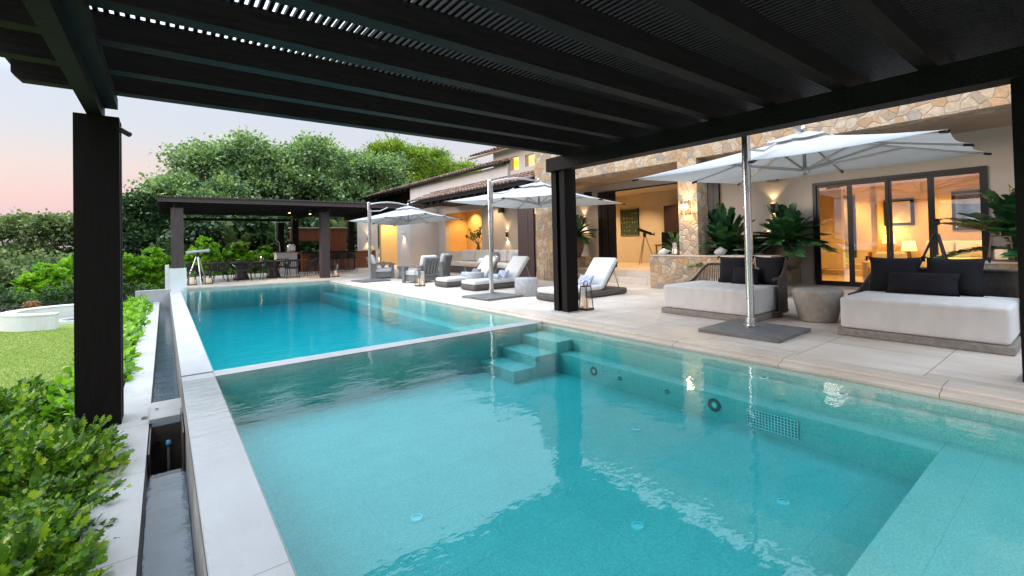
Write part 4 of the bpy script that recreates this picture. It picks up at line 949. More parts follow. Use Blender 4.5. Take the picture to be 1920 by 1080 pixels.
pillow('cushion', 'long black lumbar cushion in front of the two large ones on the right daybed', 'cushion', (7.90, 1.50, .64), R(90), 18, .74, .30, .16, BFAB, G1)
t = thing('drum_side_table', 'rough cast stone drum table between the two daybeds', 'side table', (7.93, 2.72, 0))
m = MB(); m.lathe([(.23, .002), (.25, .02), (.30, .25), (.335, .44), (.325, .47), (.305, .485), (.001, .487)], (7.93, 2.72, 0), 36); m.build('drum', CONC, t)
def lantern(label, loc, w, h, mat, rz=0.0, group='candle lanterns', taper=.72):
    t = thing('candle_lantern', label, 'lantern', loc, rz, group)
    m = MB(); m.box(-w/2, -w/2, 0, w/2, w/2, .03); m.build('base', mat, t, False)
    m = MB(); k = taper; hw = w/2
    for sx_ in (-1, 1):
        for sy_ in (-1, 1): m.tube([(sx_*(hw-.012), sy_*(hw-.012), .03), (sx_*(hw*k-.008), sy_*(hw*k-.008), h*.80)], .011, 4)
    q = hw*k; m.box(-q, -q, h*.79, q, q, h*.82); m.build('frame', mat, t, False)
    m = MB(); m.tube([(-q*.8, 0, h*.82), (-q*.6, 0, h*.97), (q*.6, 0, h*.97), (q*.8, 0, h*.82)], .008, 6); m.build('handle', mat, t, False)
    g = MB(); a, b = hw-.02, hw*k-.016
    for r_ in range(4):
        g.M = RZ(math.pi/2*r_); g.add([(-a, -a, .031), (a, -a, .031), (b, -b, h*.785), (-b, -b, h*.785)], [(0, 1, 2, 3)])
    g.build('glass', GLASSL, t, False)
    m = MB(); m.lathe([(w*.24, .031), (w*.245, h*.38), (w*.20, h*.39), (.001, h*.385)], (0, 0, 0), 16); m.build('candle', CANDLE, t, False)
    return t
lantern('dark lantern with thick candle at the foot of the centre pergola post', (6.30, 5.99, .002), .21, .55, BROWNM, .1)
lantern('dark lantern with candle on the deck in front of the slatted armchair', (6.33, 13.05, .002), .24, .60, BROWNM, .2, taper=.95)
lantern('wooden lantern with candle beside the right post of the far pergola', (5.82, 20.1, .002), .24, .66, BROWNM, .1)
lantern('wooden lantern with candle by the telescope, left one of the pair', (.80, 20.35, .002), .26, .62, BROWNM, .1)
lantern('wooden lantern with candle by the telescope, right one of the pair', (1.28, 20.45, .002), .26, .58, BROWNM, .3)
lantern('pale lantern with candle on the stone wall against the pillar', (10.42, 6.72, .886), .20, .40, BROWNM, .05)
lantern('wooden lantern with large glowing candle on the right stone wall', (10.45, 1.02, .831), .30, .48, m_wood('lantern_wood', (0.12, 0.07, 0.04), (0.22, 0.14, 0.09), (6, 6, 1), .6), .05)
def lounger(label):
    t = thing('sun_lounger', label, 'sun lounger', (0, 0, 0), 0, 'wicker sun loungers facing the pool')
    m = MB(); m.rbox(0, -.38, .012, 2.28, .38, .155, .05); m.build('base', WICKER, t, False)
    m = MB(); m.rbox(.02, -.36, .157, 1.42, .36, .27, .045, .01); m.build('seat_mattress', WFAB, t, False)
    m = MB(); m.M = T((1.42, 0, .21)) @ RY(R(-50)); m.rbox(-.02, -.36, -.05, .84, .36, .07, .045, .01); m.build('back_mattress', WFAB, t, False)
    m = MB(); m.M = T((1.42, 0, .21)) @ RY(R(-50)); m.box(.0, -.34, -.085, .80, .34, -.052); m.build('backrest_frame', WICKER, t, False)
    for sy_ in (-.28, .28): m = MB(); m.tube([(1.88, sy_, .62), (2.08, sy_, .15)], .012, 6); m.build('support', ALU, t, False)
    return t
lg = lounger('white cushioned wicker sun lounger partly behind the dark centre post'); lg.location = (6.60, 7.44, 0)
again(lg, 'white cushioned wicker sun lounger behind the middle umbrella pole', (6.63, 10.76, 0))
again(lg, 'white cushioned wicker sun lounger nearest to the slatted armchair', (6.60, 12.24, 0))
def drumtable(label, loc):
    t = thing('woven_side_table', label, 'side table', loc, 0, 'light grey woven side tables')
    m = MB(); m.lathe([(.27, .002), (.285, .02), (.285, .40), (.27, .43), (.001, .432)], (0, 0, 0), 28); m.build('drum', LGFAB, t, False); return t
drumtable('light grey woven drum table left of the dark centre post', (7.00, 8.62, 0)); drumtable('light grey woven drum table between two loungers', (7.35, 11.48, 0))
pillow('printed_cushion', 'blue and white printed cushion on the lounger behind the dark centre post', 'cushion', (7.80, 7.42, .38), R(90), 35, .46, .28, .12, BLUEP, 'blue and white cushions')
pillow('printed_cushion', 'blue and white printed cushion on the lounger behind the middle umbrella pole', 'cushion', (7.85, 10.74, .38), R(90), 35, .46, .28, .12, BLUEP, 'blue and white cushions')
pillow('printed_cushion', 'grey and white cushion on the lounger nearest the slatted armchair', 'cushion', (7.85, 12.2, .38), R(90), 35, .46, .28, .12, GFAB, 'blue and white cushions')
def towel(label, loc, rz):
    t = thing('rolled_towel', label, 'towel', loc, rz, 'rolled tie dye towels')
    m = MB(); m.tube([(0, -.18, 0), (0, .18, 0)], .075, 16); m.build('roll', BLUET, t, False)
    m = MB(); m.tube([(0, -.185, 0), (0, -.182, 0)], .045, 12); m.build('roll_end', WFAB, t, False)
towel('blue tie dye towel roll on the lounger behind the middle umbrella pole', (7.45, 10.6, .345), .3); towel('blue tie dye towel roll on the lounger nearest the slatted armchair', (7.45, 12.1, .345), .2)
# armchairs
def armchair(label, loc, rz):
    t = thing('armchair', label, 'armchair', loc, rz, 'grey timber armchairs with white cushions')
    m = MB(); m.box(-.40, -.40, .05, .40, .36, .24); m.build('seat_frame', GREYW, t, False)
    for sx_ in (-1, 1):
        x0, x1 = (.40, .47) if sx_ > 0 else (-.47, -.40)
        m = MB(); m.box(x0, -.44, .002, x1, -.34, .55); m.box(x0, .26, .002, x1, .40, .58); m.box(x0-.02, -.46, .551, x1+.02, .42, .60); m.build('arm', GREYW, t, False)
    m = MB(); m.M = T((0, .34, .22)) @ RX(R(-14))
    m.box(-.40, 0, 0, -.30, .05, .64); m.box(.30, 0, 0, .40, .05, .64); m.box(-.30, 0, .56, .30, .05, .64); m.box(-.30, 0, 0, .30, .05, .08)
    for k in range(3): m.box(-.20+.17*k-.035, .005, .08, -.20+.17*k+.055, .045, .56)
    m.build('backrest', GREYW, t, False)
    m = MB(); m.rbox(-.385, -.42, .245, .385, .30, .40, .05, .015); m.build('seat_cushion', WFAB, t, False)
    m = MB(); m.M = T((0, .30, .38)) @ RX(R(-14)); m.rbox(-.38, -.13, 0, .38, .03, .54, .06); m.build('back_cushion', WFAB, t, False)
armchair('grey timber armchair with white cushions by the farthest umbrella base', (6.85, 17.55, 0), R(75))
armchair('grey timber armchair seen from behind with vertical back slats', (7.05, 14.45, 0), R(205))
armchair('grey timber armchair with white cushions in front of the long sofa', (8.65, 16.3, 0), R(222))
pillow('grey_cushion', 'dark grey cushion on the armchair by the farthest umbrella base', 'cushion', (6.92, 17.5, .54), R(75), 18, .44, .26, .12, GFAB)
t = thing('hourglass_table', 'small grey hourglass side table between the armchairs', 'side table', (7.35, 16.6, 0))
m = MB(); m.lathe([(.22, .002), (.17, .2), (.16, .3), (.24, .45), (.25, .47), (.001, .475)], (7.35, 16.6, 0), 22); m.build('body', GREYW, t)
t = thing('outdoor_sofa', 'long cream cushioned sofa on dark wicker base along the terrace wall', 'sofa', (10.9, 16.3, 0))
m = MB(); m.rbox(10.35, 13.7, .01, 11.45, 18.6, .30, .03); m.build('base', WICKER, t); m = MB(); m.rbox(11.30, 13.7, .30, 11.45, 18.6, .66, .03); m.build('backrest', WICKER, t)
for k in range(4):
    y0 = 13.75+1.21*k; m = MB(); m.rbox(10.33, y0, .30, 11.25, y0+1.19, .48, .05, .02); m.build('seat_cushion', CREAM, t)
    m = MB(); m.M = T((11.2, y0+.6, .48)) @ RY(R(12)); m.rbox(-.12, -.58, 0, .10, .58, .52, .08); m.build('back_cushion', CREAM, t)
pillow('scatter_cushion', 'dark grey scatter cushion in the middle of the long sofa', 'cushion', (10.98, 15.6, .72), R(90), 16, .46, .44, .16, GFAB)
pillow('scatter_cushion', 'pale grey scatter cushion at the right end of the long sofa', 'cushion', (10.98, 14.2, .70), R(90), 16, .46, .40, .16, LGFAB)
t = thing('console_table', 'low wooden table with basket and candles below the terrace wall lamp', 'table', (9.7, 14.6, 0))
m = MB(); m.rbox(9.3, 14.1, .40, 10.05, 15.3, .46, .01); m.build('table_top', m_wood('pale_table_wood', (.22, .13, .09), (.34, .22, .16), (6, 1, 6), .6), t)
for (x, y) in ((9.36, 14.16), (9.99, 14.16), (9.36, 15.24), (9.99, 15.24)): m = MB(); m.box(x-.04, y-.04, .002, x+.04, y+.04, .399); m.build('leg', GREYW, t)
t = thing('candle_basket', 'white basket holding candles on the low table', 'basket', (9.7, 14.6, .461))
m = MB(); m.lathe([(.17, 0), (.19, .20), (.175, .20), (.15, .02)], (9.7, 14.6, .461), 20); m.build('basket', m_weave('white_weave', (.5, .48, .45), (.62, .6, .56)), t)
for k in range(3): m = MB(); a = k*2.1; m.lathe([(.045, .02), (.045, .26)], (9.7+.07*math.cos(a), 14.6+.07*math.sin(a), .461), 12); m.build('candle', CANDLE, t)
t = thing('tall_candle_stand', 'tall gold wire candle stand against the flagstone wall', 'candle stand', (10.0, 11.2, 0))
m = MB()
for (x, y) in ((9.93, 11.13), (10.07, 11.13), (9.93, 11.27), (10.07, 11.27)): m.tube([(x, y, .002), (x, y, .95)], .008, 5)
m.box(9.92, 11.12, .70, 10.08, 11.28, .71); m.box(9.92, 11.12, .95, 10.08, 11.28, .96); m.build('frame', simple('gold_metal', (.45, .30, .10), .4, .6), t)
# indoor things seen through the openings
t = thing('wall_painting', 'dark green painting with rows of small pale motifs on the ochre room wall', 'painting', (15.38, 12.0, 2.0))
def m_dots():
    b = NT('green_dot_painting'); co = b.coord((1, 7.2, 5.6)); v = b.n('ShaderNodeTexVoronoi'); v.inputs['Randomness'].default_value = .25; v.inputs['Scale'].default_value = 1
    b.l(co, v.inputs['Vector']); f = b.math('LESS_THAN', v.outputs['Distance'], .22)
    return b.done(b.principled(b.mix(f, (0.022, 0.045, 0.022), (0.22, 0.26, 0.10)), .6))
m = MB(); m.box(15.34, 11.60, 1.50, 15.398, 12.45, 2.55); m.build('canvas', m_dots(), t)
m = MB(); m.box(15.33, 11.57, 1.47, 15.397, 11.599, 2.58); m.box(15.33, 12.451, 1.47, 15.397, 12.48, 2.58); m.build('frame', BLACK, t)
t = thing('dark_cabinet', 'dark brown cabinet standing at the right of the ochre room', 'cabinet', (15.2, 9.0, .353))
m = MB(); m.box(15.0, 8.3, .354, 15.38, 10.15, 2.55); m.build('body', SHUT, t); m = MB(); m.box(14.985, 8.34, .4, 14.998, 9.21, 2.5); m.build('door', SHUT, t); m = MB(); m.box(14.985, 9.23, .4, 14.998, 10.1, 2.5); m.build('door', SHUT, t)
scope('black telescope on a pale wooden tripod inside the ochre room', (14.6, 10.75, .353), R(150), BLACK, m_wood('pale_tripod_wood', (.30, .22, .14), (.45, .35, .24), (6, 6, 1), .5), 1.25, 20, .6)
t = thing('office_chair', 'black high backed chair at the desk inside the ochre room', 'chair', (14.2, 9.35, .353))
m = MB(); m.rbox(13.95, 9.1, .80, 14.45, 9.6, .90, .04); m.build('seat', BFAB, t); m = MB(); m.rbox(14.05, 9.05, .88, 14.17, 9.65, 1.55, .05); m.build('backrest', BFAB, t)
m = MB(); m.tube([(14.2, 9.35, .40), (14.2, 9.35, .80)], .03, 10)
for k in range(5): m.tube([(14.2, 9.35, .44), (14.2+.28*math.cos(k*1.257), 9.35+.28*math.sin(k*1.257), .375)], .02, 6)
m.build('pedestal', BLACK, t)
t = thing('writing_desk', 'reddish wooden desk beside the black chair in the ochre room', 'desk', (14.7, 9.6, .353))
m = MB(); m.box(14.45, 8.6, 1.05, 14.95, 10.2, 1.10); m.build('desk_top', TEAK, t)
for (x, y) in ((14.48, 8.63), (14.48, 10.14), (14.9, 8.63), (14.9, 10.14)): m = MB(); m.box(x, y, .355, x+.04, y+.04, 1.049); m.build('leg', TEAK, t)
t = thing('picture_frame', 'dark framed picture with pale mount on the bedroom wall', 'picture', (16.78, 3.62, 1.9))
m = MB(); m.box(16.76, 3.28, 1.53, 16.795, 3.96, 2.30); m.build('frame', BLACK, t); m = MB(); m.box(16.75, 3.36, 1.61, 16.759, 3.88, 2.22); m.build('print', simple('pale_print', (.5, .45, .4), .7), t)
t = thing('wall_mirror', 'dark framed mirror at the right of the bedroom wall', 'mirror', (16.78, 2.1, 1.8))
m = MB(); m.box(16.76, 1.55, 1.36, 16.795, 2.51, 2.39); m.build('frame', BLACK, t); m = MB(); m.box(16.75, 1.62, 1.43, 16.759, 2.44, 2.32); m.build('mirror', simple('mirror_silver', (.8, .8, .8), .05, 1.0), t)
SHADE = emis('lit_lamp_shade', (1.0, 0.55, 0.15), 2.6, (.8, .6, .3))
def tlamp(label, x, y, z, p):
    t = thing('table_lamp', label, 'lamp', (x, y, z), 0, 'lit bedroom lamps')
    m = MB(); m.lathe([(.07, 0), (.05, .05), (.03, .25)], (x, y, z), 12); m.build('lamp_base', BROWNM, t)
    m = MB(); m.lathe([(.16, .25), (.12, .50)], (x, y, z), 18); m.build('lamp_shade', SHADE, t); light('lamp_light', 'POINT', (x, y, z+.62), p, WARM, .08)
t = thing('bedside_chest', 'reddish wooden chest under the larger bedroom lamp', 'chest', (16.5, 3.85, .12))
m = MB(); m.box(16.3, 3.45, .12, 16.75, 4.24, .78); m.build('body', TEAK, t); m = MB(); m.box(16.285, 3.5, .45, 16.299, 4.2, .74); m.build('drawer', TEAK, t)
tlamp('larger lit table lamp on the wooden chest in the bedroom', 16.5, 3.8, .781, 18); tlamp('smaller lit table lamp beside the bed', 15.3, 3.12, .60, 8)
t = thing('bedside_table', 'small dark table carrying the smaller bedroom lamp', 'table', (15.3, 3.12, .12))
m = MB(); m.rbox(15.1, 2.94, .54, 15.5, 3.30, .595, .01); m.build('table_top', SHUT, t)
for (x, y) in ((15.13, 2.97), (15.43, 2.97), (15.13, 3.23), (15.43, 3.23)): m = MB(); m.box(x, y, .121, x+.04, y+.04, .539); m.build('leg', SHUT, t)
t = thing('bed', 'made bed with pale cover behind the glass doors', 'bed', (15.7, 2.2, .12))
m = MB(); m.rbox(14.7, 1.05, .125, 16.75, 2.9, .40, .03); m.build('base', SHUT, t); m = MB(); m.rbox(14.7, 1.07, .40, 16.7, 2.88, .66, .09); m.build('mattress', CREAM, t)
for k in range(3): pillow('bed_pillow', ('large patterned pillow on the bed, left one', 'large patterned pillow on the bed, middle one', 'large patterned pillow on the bed, right one')[k], 'pillow', (16.1, 2.66-.56*k, .88), R(90), 18, .60, .46, .20, WFAB, 'pillows on the bed')
t = thing('bedroom_armchair', 'cream upholstered armchair just inside the glass doors', 'armchair', (14.2, 3.3, .12))
m = MB(); m.rbox(13.8, 3.00, .125, 14.55, 3.62, .50, .06); m.build('seat', CREAM, t); m = MB(); m.rbox(14.35, 3.00, .40, 14.58, 3.62, .85, .08); m.build('backrest', CREAM, t)
for y in (2.88, 3.60): m = MB(); m.rbox(13.8, y, .125, 14.5, y+.14, .64, .05); m.build('arm', CREAM, t)
t = thing('indoor_bench', 'low pale bench with two cushions behind the right daybed', 'bench', (13.9, 1.7, .12))
m = MB(); m.rbox(13.5, .6, .35, 14.0, 2.2, .55, .05); m.build('seat', CREAM, t)
for (x, y) in ((13.55, .66), (13.9, .66), (13.55, 2.1), (13.9, 2.1)): m = MB(); m.box(x, y, .12, x+.05, y+.05, .349); m.build('leg', TEAK, t)
pillow('bench_cushion', 'pale cushion on the bench behind the glass, left one', 'cushion', (13.8, 1.25, .76), R(90), 15, .42, .40, .15, WFAB, 'bench cushions'); pillow('bench_cushion', 'pale cushion on the bench behind the glass, right one', 'cushion', (13.8, .85, .76), R(90), 15, .42, .40, .15, CREAM, 'bench cushions')
t = thing('camera_tripod', 'black photo tripod standing behind the right daybed', 'tripod', (9.6, 1.62, 0))
m = MB(); m.tube([(9.6, 1.62, .95), (9.6, 1.62, 1.42)], .016, 8); m.build('centre_column', BLACK, t)
m = MB(); m.rbox(9.56, 1.58, 1.42, 9.64, 1.66, 1.50, .01); m.rbox(9.54, 1.55, 1.50, 9.66, 1.69, 1.52, .008); m.build('head', BLACK, t)
for k in range(3): a = R(95+120*k); m = MB(); m.tube([(9.6+.03*math.cos(a), 1.62+.03*math.sin(a), 1.28), (9.6+.28*math.cos(a), 1.62+.28*math.sin(a), .62), (9.6+.5*math.cos(a), 1.62+.5*math.sin(a), .004)], [.018, .016, .012], 8); m.build('leg', BLACK, t)
def shell(label, loc, rz, s):
    t = thing('conch_shell', label, 'shell', loc, rz, 'white shells on the stone wall')
    vs = []; n = 12; prof = [(.01, -.16), (.05, -.12), (.085, -.05), (.095, 0), (.07, .05), (.05, .06), (.045, .09), (.025, .10), (.02, .13), (.004, .16)]
    m = MB(); m.M = T((0, 0, .07*s)) @ RX(R(80)) @ Matrix.Scale(s, 4)
    for r_, z in prof:
        for k in range(n): a = 2*math.pi*k/n; q = r_*(1+.35*max(0, math.cos(a))**6+.12*math.sin(5*a+z*40)); vs.append((q*math.cos(a), q*math.sin(a), z))
    m.add(vs, [(i*n+k, i*n+(k+1) % n, (i+1)*n+(k+1) % n, (i+1)*n+k) for i in range(len(prof)-1) for k in range(n)], True); m.build('shell', WFAB, t, False)
shell('white conch shell on the stone wall left of the pillar', (10.48, 7.10, .886), .6, 1.0); shell('white conch shell on the stone wall right of the pillar', (10.45, 5.55, .886), 1.2, 1.15)
# small wall socket plate
t = thing('wall_socket', 'small pale socket plate on the low stone planter base', 'socket', (11.89, 4.78, .33)); m = MB(); m.rbox(11.885, 4.75, .29, 11.899, 4.81, .37, .005); m.build('plate', WHITE, t)
m = MB(); m.box(11.882, 4.768, .31, 11.8845, 4.792, .35); m.build('cover', GREYW, t)

# ================================================================== PLANTS
def leaf_tpl(kind):
    if kind == 'oval':      # folded oval, 6 vertices
        V = [(0, 0, 0), (.34, .35, .09), (.26, .75, .06), (0, 1, -.04), (-.26, .75, .06), (-.34, .35, .09), (0, .5, 0)]
        F = [(0, 1, 6), (1, 2, 6), (2, 3, 6), (3, 4, 6), (4, 5, 6), (5, 0, 6)]
    elif kind == 'round':
        V = [(0, 0, 0), (.5, .45, .10), (0, 1, -.03), (-.5, .45, .10)]; F = [(0, 1, 2), (0, 2, 3)]
    elif kind == 'blade':
        V = [(0, 0, 0), (.13, .4, .03), (0, 1, -.12), (-.13, .4, .03)]; F = [(0, 1, 2), (0, 2, 3)]
    elif kind == 'lobed':   # toothed, lobed leaflet
        out_ = [(.07, .06), (.30, .20), (.17, .32), (.40, .48), (.20, .58), (.28, .78), (.09, .80)]
        V = [(0, 0, 0)]+[(x, y, .22*x) for x, y in out_]+[(0, 1, -.06)]+[(-x, y, .22*x) for x, y in reversed(out_)]+[(0, .32, 0), (0, .58, 0), (0, .80, -.02)]
        n = len(out_); c1, c2, c3 = 2*n+2, 2*n+3, 2*n+4; F = []
        R_ = list(range(1, n+1)); Lf = list(range(2*n+1, n+1, -1))
        for S, flip in ((R_, False), (Lf, True)):
            q = [(0, S[0], c1), (S[0], S[1], c1), (S[1], S[2], c1), (S[2], c2, c1), (S[2], S[3], c2), (S[3], S[4], c2), (S[4], c3, c2), (S[4], S[5], c3), (S[5], S[6], c3), (S[6], n+1, c3)]
            F += [tuple(reversed(f)) for f in q] if flip else q
    return np.array(V, float), np.array(F, int)
def leaf_mesh(name, P, D, size, kind, mat, parent, rng, width=1.0, up=0.35):
    """leaves at points P growing along D (leaf tip direction), faces turned mostly to the sky"""
    tv, tf = leaf_tpl(kind); n = len(P)
    D = D/np.maximum(np.linalg.norm(D, axis=1, keepdims=True), 1e-6)
    N = rng.normal(size=(n, 3))*(1-up)+np.array([0, 0, 1.6])*up
    X = np.cross(D, N); X /= np.maximum(np.linalg.norm(X, axis=1, keepdims=True), 1e-6); Z = np.cross(X, D)
    s = size*rng.uniform(.5, 1.3, n)
    V = (P[:, None, :]+s[:, None, None]*(tv[None, :, 0, None]*width*X[:, None, :]+tv[None, :, 1, None]*D[:, None, :]+tv[None, :, 2, None]*Z[:, None, :])).reshape(-1, 3)
    F = (tf[None]+(np.arange(n)*len(tv))[:, None, None]).reshape(-1, 3)
    return np_mesh(name, V, [F], mat, parent)
def crown_points(blobs, ncl, per, cr_, rng, bottom=-0.5):
    cr_ = cr_*.82
    P = []; D = []; B = np.array(blobs, float); w = B[:, 3]*B[:, 4]*B[:, 5]; w = w**.66; w /= w.sum()
    for b in rng.choice(len(B), ncl, p=w):
        c = B[b, :3]; r = B[b, 3:6]; d = rng.normal(size=3); d /= np.linalg.norm(d)
        if d[2] < bottom: d[2] = -d[2]
        cc = c+d*r*rng.uniform(.45, 1.22); k = int(per*rng.uniform(.5, 1.4))
        off = rng.normal(size=(k, 3))*cr_*rng.uniform(.6, 1.3); off[:, 2] *= .7
        P.append(cc+off); D.append(d*r/np.max(r)*.7+off/cr_*.8+rng.normal(size=(k, 3))*.5+np.array([0, 0, -.15]))
    return np.concatenate(P), np.concatenate(D)
def tree(name, label, cat, base, blobs, seed, leaf, lsize, kind, ncl, per, cr_, trunk_r=.16, group=None, extra=None, width=1.0, bark=None):
    rng = np.random.default_rng(seed); t = thing(name, label, cat, base, 0, group)
    b0 = Vector(base); bl = [(base[0]+b[0], base[1]+b[1], base[2]+b[2], b[3], b[4], b[5]) for b in blobs]
    P, D = crown_points(bl, ncl, per, cr_, rng)
    if extra is not None:       # stray twigs poking out of the outline
        for _ in range(extra):
            b = bl[rng.integers(len(bl))]; d = rng.normal(size=3); d /= np.linalg.norm(d); d[2] = abs(d[2])*.9+.1
            for u in np.linspace(.9, 1.28, 6):
                q = np.array(b[:3])+d*np.array(b[3:6])*u; k = int(per*.28)
                P = np.concatenate([P, q+rng.normal(size=(k, 3))*cr_*.45]); D = np.concatenate([D, d+rng.normal(size=(k, 3))*.8])
    leaf_mesh('crown', P, D, lsize, kind, leaf, t, rng, width)
    m = MB(); top = Vector((sum(b[0] for b in bl)/len(bl), sum(b[1] for b in bl)/len(bl), min(b[2] for b in bl)))
    fork = b0.lerp(top, .55); m.tube([b0, b0.lerp(fork, .5)+Vector((.06, .03, 0)), fork], [trunk_r, trunk_r*.8, trunk_r*.7], 9)
    for b in bl:
        e = Vector(b[:3]); mid = fork.lerp(e, .5)+Vector((rng.uniform(-.2, .2), rng.uniform(-.2, .2), .15)); m.tube([fork, mid, e], [trunk_r*.5, trunk_r*.32, trunk_r*.14], 7)
        for _ in range(4):
            d = rng.normal(size=3); d /= np.linalg.norm(d); d[2] = abs(d[2]); e2 = e+Vector(d*np.array(b[3:6])*.9); m.tube([mid.lerp(e, .7), e.lerp(e2, .5), e2], [trunk_r*.14, trunk_r*.09, trunk_r*.03], 5)
    m.build('trunk', bark or BARK, t); return t
def blobset(seed, n, rx, ry, z0, z1, r0, r1):
    rg = np.random.default_rng(seed); out_ = []
    for k in range(n):
        z = rg.uniform(z0, z1); q = 1-.25*((z-z0)/(z1-z0+1e-6))**2; r = rg.uniform(r0, r1)
        out_.append((rg.uniform(-rx, rx)*q, rg.uniform(-ry, ry)*q, z, r*1.1, r*1.1, r*.85))
    return out_
GT = 'broadleaf trees behind the far pergola'
tree('broadleaf_tree', 'tall broadleaf tree with ragged crown rising over the left half of the far pergola', 'tree', (3.8, 33, -.6), blobset(1, 18, 3.3, 1.8, 2.4, 7.9, .8, 1.35), 1, L_TREE, .185, 'round', 1000, 44, .40, .2, GT, 34)
tree('broadleaf_tree', 'tall green broadleaf tree in the middle of the row behind the far pergola', 'tree', (8.6, 33.5, -.6), blobset(2, 18, 3.4, 1.8, 2.4, 8.3, .8, 1.35), 2, L_TREE, .185, 'round', 1000, 44, .40, .2, GT, 30)
tree('broadleaf_tree', 'grey green broadleaf tree between the middle tree and the bamboo', 'tree', (12.6, 34.5, -.6), blobset(3, 18, 2.6, 1.8, 2.4, 8.3, .8, 1.35), 3, L_TREE, .185, 'round', 1000, 44, .40, .2, GT, 26)
tree('broadleaf_tree', 'lower broadleaf tree with thin branches poking over the left end of the far pergola', 'tree', (1.3, 31.5, -.6), blobset(4, 9, 1.9, 1.4, 1.6, 5.0, .8, 1.2), 4, L_TREE, .17, 'round', 560, 42, .34, .14, GT, 44)
tree('broadleaf_tree', 'dark rounded tree between the dark left post and the far pergola', 'tree', (-1.1, 32.5, -.6), blobset(5, 11, 1.8, 1.4, .8, 4.6, .7, 1.1), 5, L_DARK, .17, 'round', 560, 42, .36, .14, GT, 30)
GB = 'tall bamboo clumps behind the tiled roofs'
for i, (x, y, h, lab) in enumerate(((15.4, 36.5, 9.9, 'yellow green bamboo clump behind the tiled roofs, leftmost and tallest'), (18.6, 36.5, 9.7, 'yellow green bamboo clump behind the tiled roofs, second from the left'), (21.8, 36.0, 9.0, 'yellow green bamboo clump behind the tiled roofs, third from the left'), (25.0, 35.5, 8.0, 'yellow green bamboo clump behind the tiled roofs, rightmost by the clerestory roof'))):
    bl = blobset(20+i, 15, 2.2, 1.5, h*.35, h*.98, .8, 1.2)
    tree('bamboo_clump', lab, 'bamboo', (x, y, -.6), bl, 20+i, L_BAMB, .26, 'blade', 1000, 46, .40, .07, GB, 50, 1.5, simple('green_cane', (.16, .20, .06), .5))
GD = 'dark undergrowth trees behind the dining pergola'
for i, (x, y, lab) in enumerate(((1.9, 29.6, 'dark understorey tree behind the hedge by the left plinth'), (4.4, 29.2, 'dark understorey tree behind the middle of the dining table'), (6.9, 29.6, 'dark understorey tree behind the kitchen cabinets'), (9.4, 30.6, 'dark understorey tree seen between kitchen and house'))):
    tree('shade_tree', lab, 'tree', (x, y, -.6), blobset(30+i, 8, 1.3, .8, .9, 3.6, .8, 1.1), 30+i, L_DARK, .20, 'round', 300, 36, .36, .1, GD, 10)
GL = 'olive green trees at the left horizon'
tree('garden_tree', 'thin topped olive green tree at the left edge of the picture', 'tree', (-6.4, 33, -.6), blobset(41, 8, 2.0, 1.4, .8, 3.2, .6, 1.0), 41, L_OLIVE, .15, 'round', 300, 36, .26, .1, GL, 60)
tree('garden_tree', 'feathery olive green tree just left of the dark left post', 'tree', (-4.0, 32, -.6), blobset(42, 8, 1.6, 1.4, .8, 3.6, .6, 1.0), 42, L_OLIVE, .15, 'round', 300, 36, .26, .1, GL, 60)
tree('garden_tree', 'low olive green tree in front of the two thin topped trees', 'tree', (-4.9, 27.5, -.6), blobset(43, 8, 2.2, 1.2, .3, 1.5, .7, .95), 43, L_OLIVE, .15, 'round', 300, 34, .30, .1, GL, 14)
# shrubs: one of each kind, then copies
def shrub(name, label, cat, seed, rx, ry, h, n, size, kind, leaf, group, width=1.0, rosette=0, stems=9, up=.6):
    """a bush whose leaves sit in sprays along curved stems; origin at the ground"""
    rng = np.random.default_rng(seed); t = thing(name, label, cat, (0, 0, 0), 0, group); P = []; D = []
    sp = max(1, n//(rosette or 9))
    for _ in range(sp):
        a = rng.uniform(0, 2*np.pi); e = np.arcsin(rng.uniform(.08, 1)); d = np.array([np.cos(a)*np.cos(e), np.sin(a)*np.cos(e), np.sin(e)]); u = rng.uniform(.66, 1.06)
        tip = d*np.array([rx, ry, h])*u; k = rosette or 9
        if rosette:
            an = rng.uniform(0, 6.28)+np.arange(k)*2.4; fl = np.linspace(.25, 1.1, k)
            nd = d*.5+np.array([0, 0, .8]); nd /= np.linalg.norm(nd); X = np.cross(nd, [1, .3, 0]); X /= np.linalg.norm(X); Y = np.cross(nd, X)
            dd = nd[None]*np.cos(fl)[:, None]+(X[None]*np.cos(an)[:, None]+Y[None]*np.sin(an)[:, None])*np.sin(fl)[:, None]
            P.append(tip[None]+dd*.01); D.append(dd)
        else:
            L = size*3.2; s0 = tip-d*L; side = np.cross(d, [0, 0, 1.0]); side /= max(1e-6, np.linalg.norm(side)); tt = np.linspace(.15, 1, k)
            pts = s0[None]+d[None]*(L*tt)[:, None]+np.array([0, 0, -1.])[None]*(tt**2*L*.18)[:, None]
            sg = np.where(np.arange(k) % 2 == 0, 1, -1); sg[-1] = 0
            P.append(pts); D.append(side[None]*sg[:, None]*.9+d[None]*.65+rng.normal(size=(k, 3))*.18)
    leaf_mesh('foliage', np.concatenate(P), np.concatenate(D), size, kind, leaf, t, rng, width, up)
    m = MB()
    for _ in range(stems):
        a = rng.uniform(0, 6.28); q = rng.uniform(.3, .85); m.tube([(0.03*math.cos(a), .03*math.sin(a), 0), (rx*.35*q*math.cos(a), ry*.35*q*math.sin(a), h*.45), (rx*.6*q*math.cos(a), ry*.6*q*math.sin(a), h*.68)], [.012, .009, .004], 5)
    m.build('stems', BARK, t, False); return t
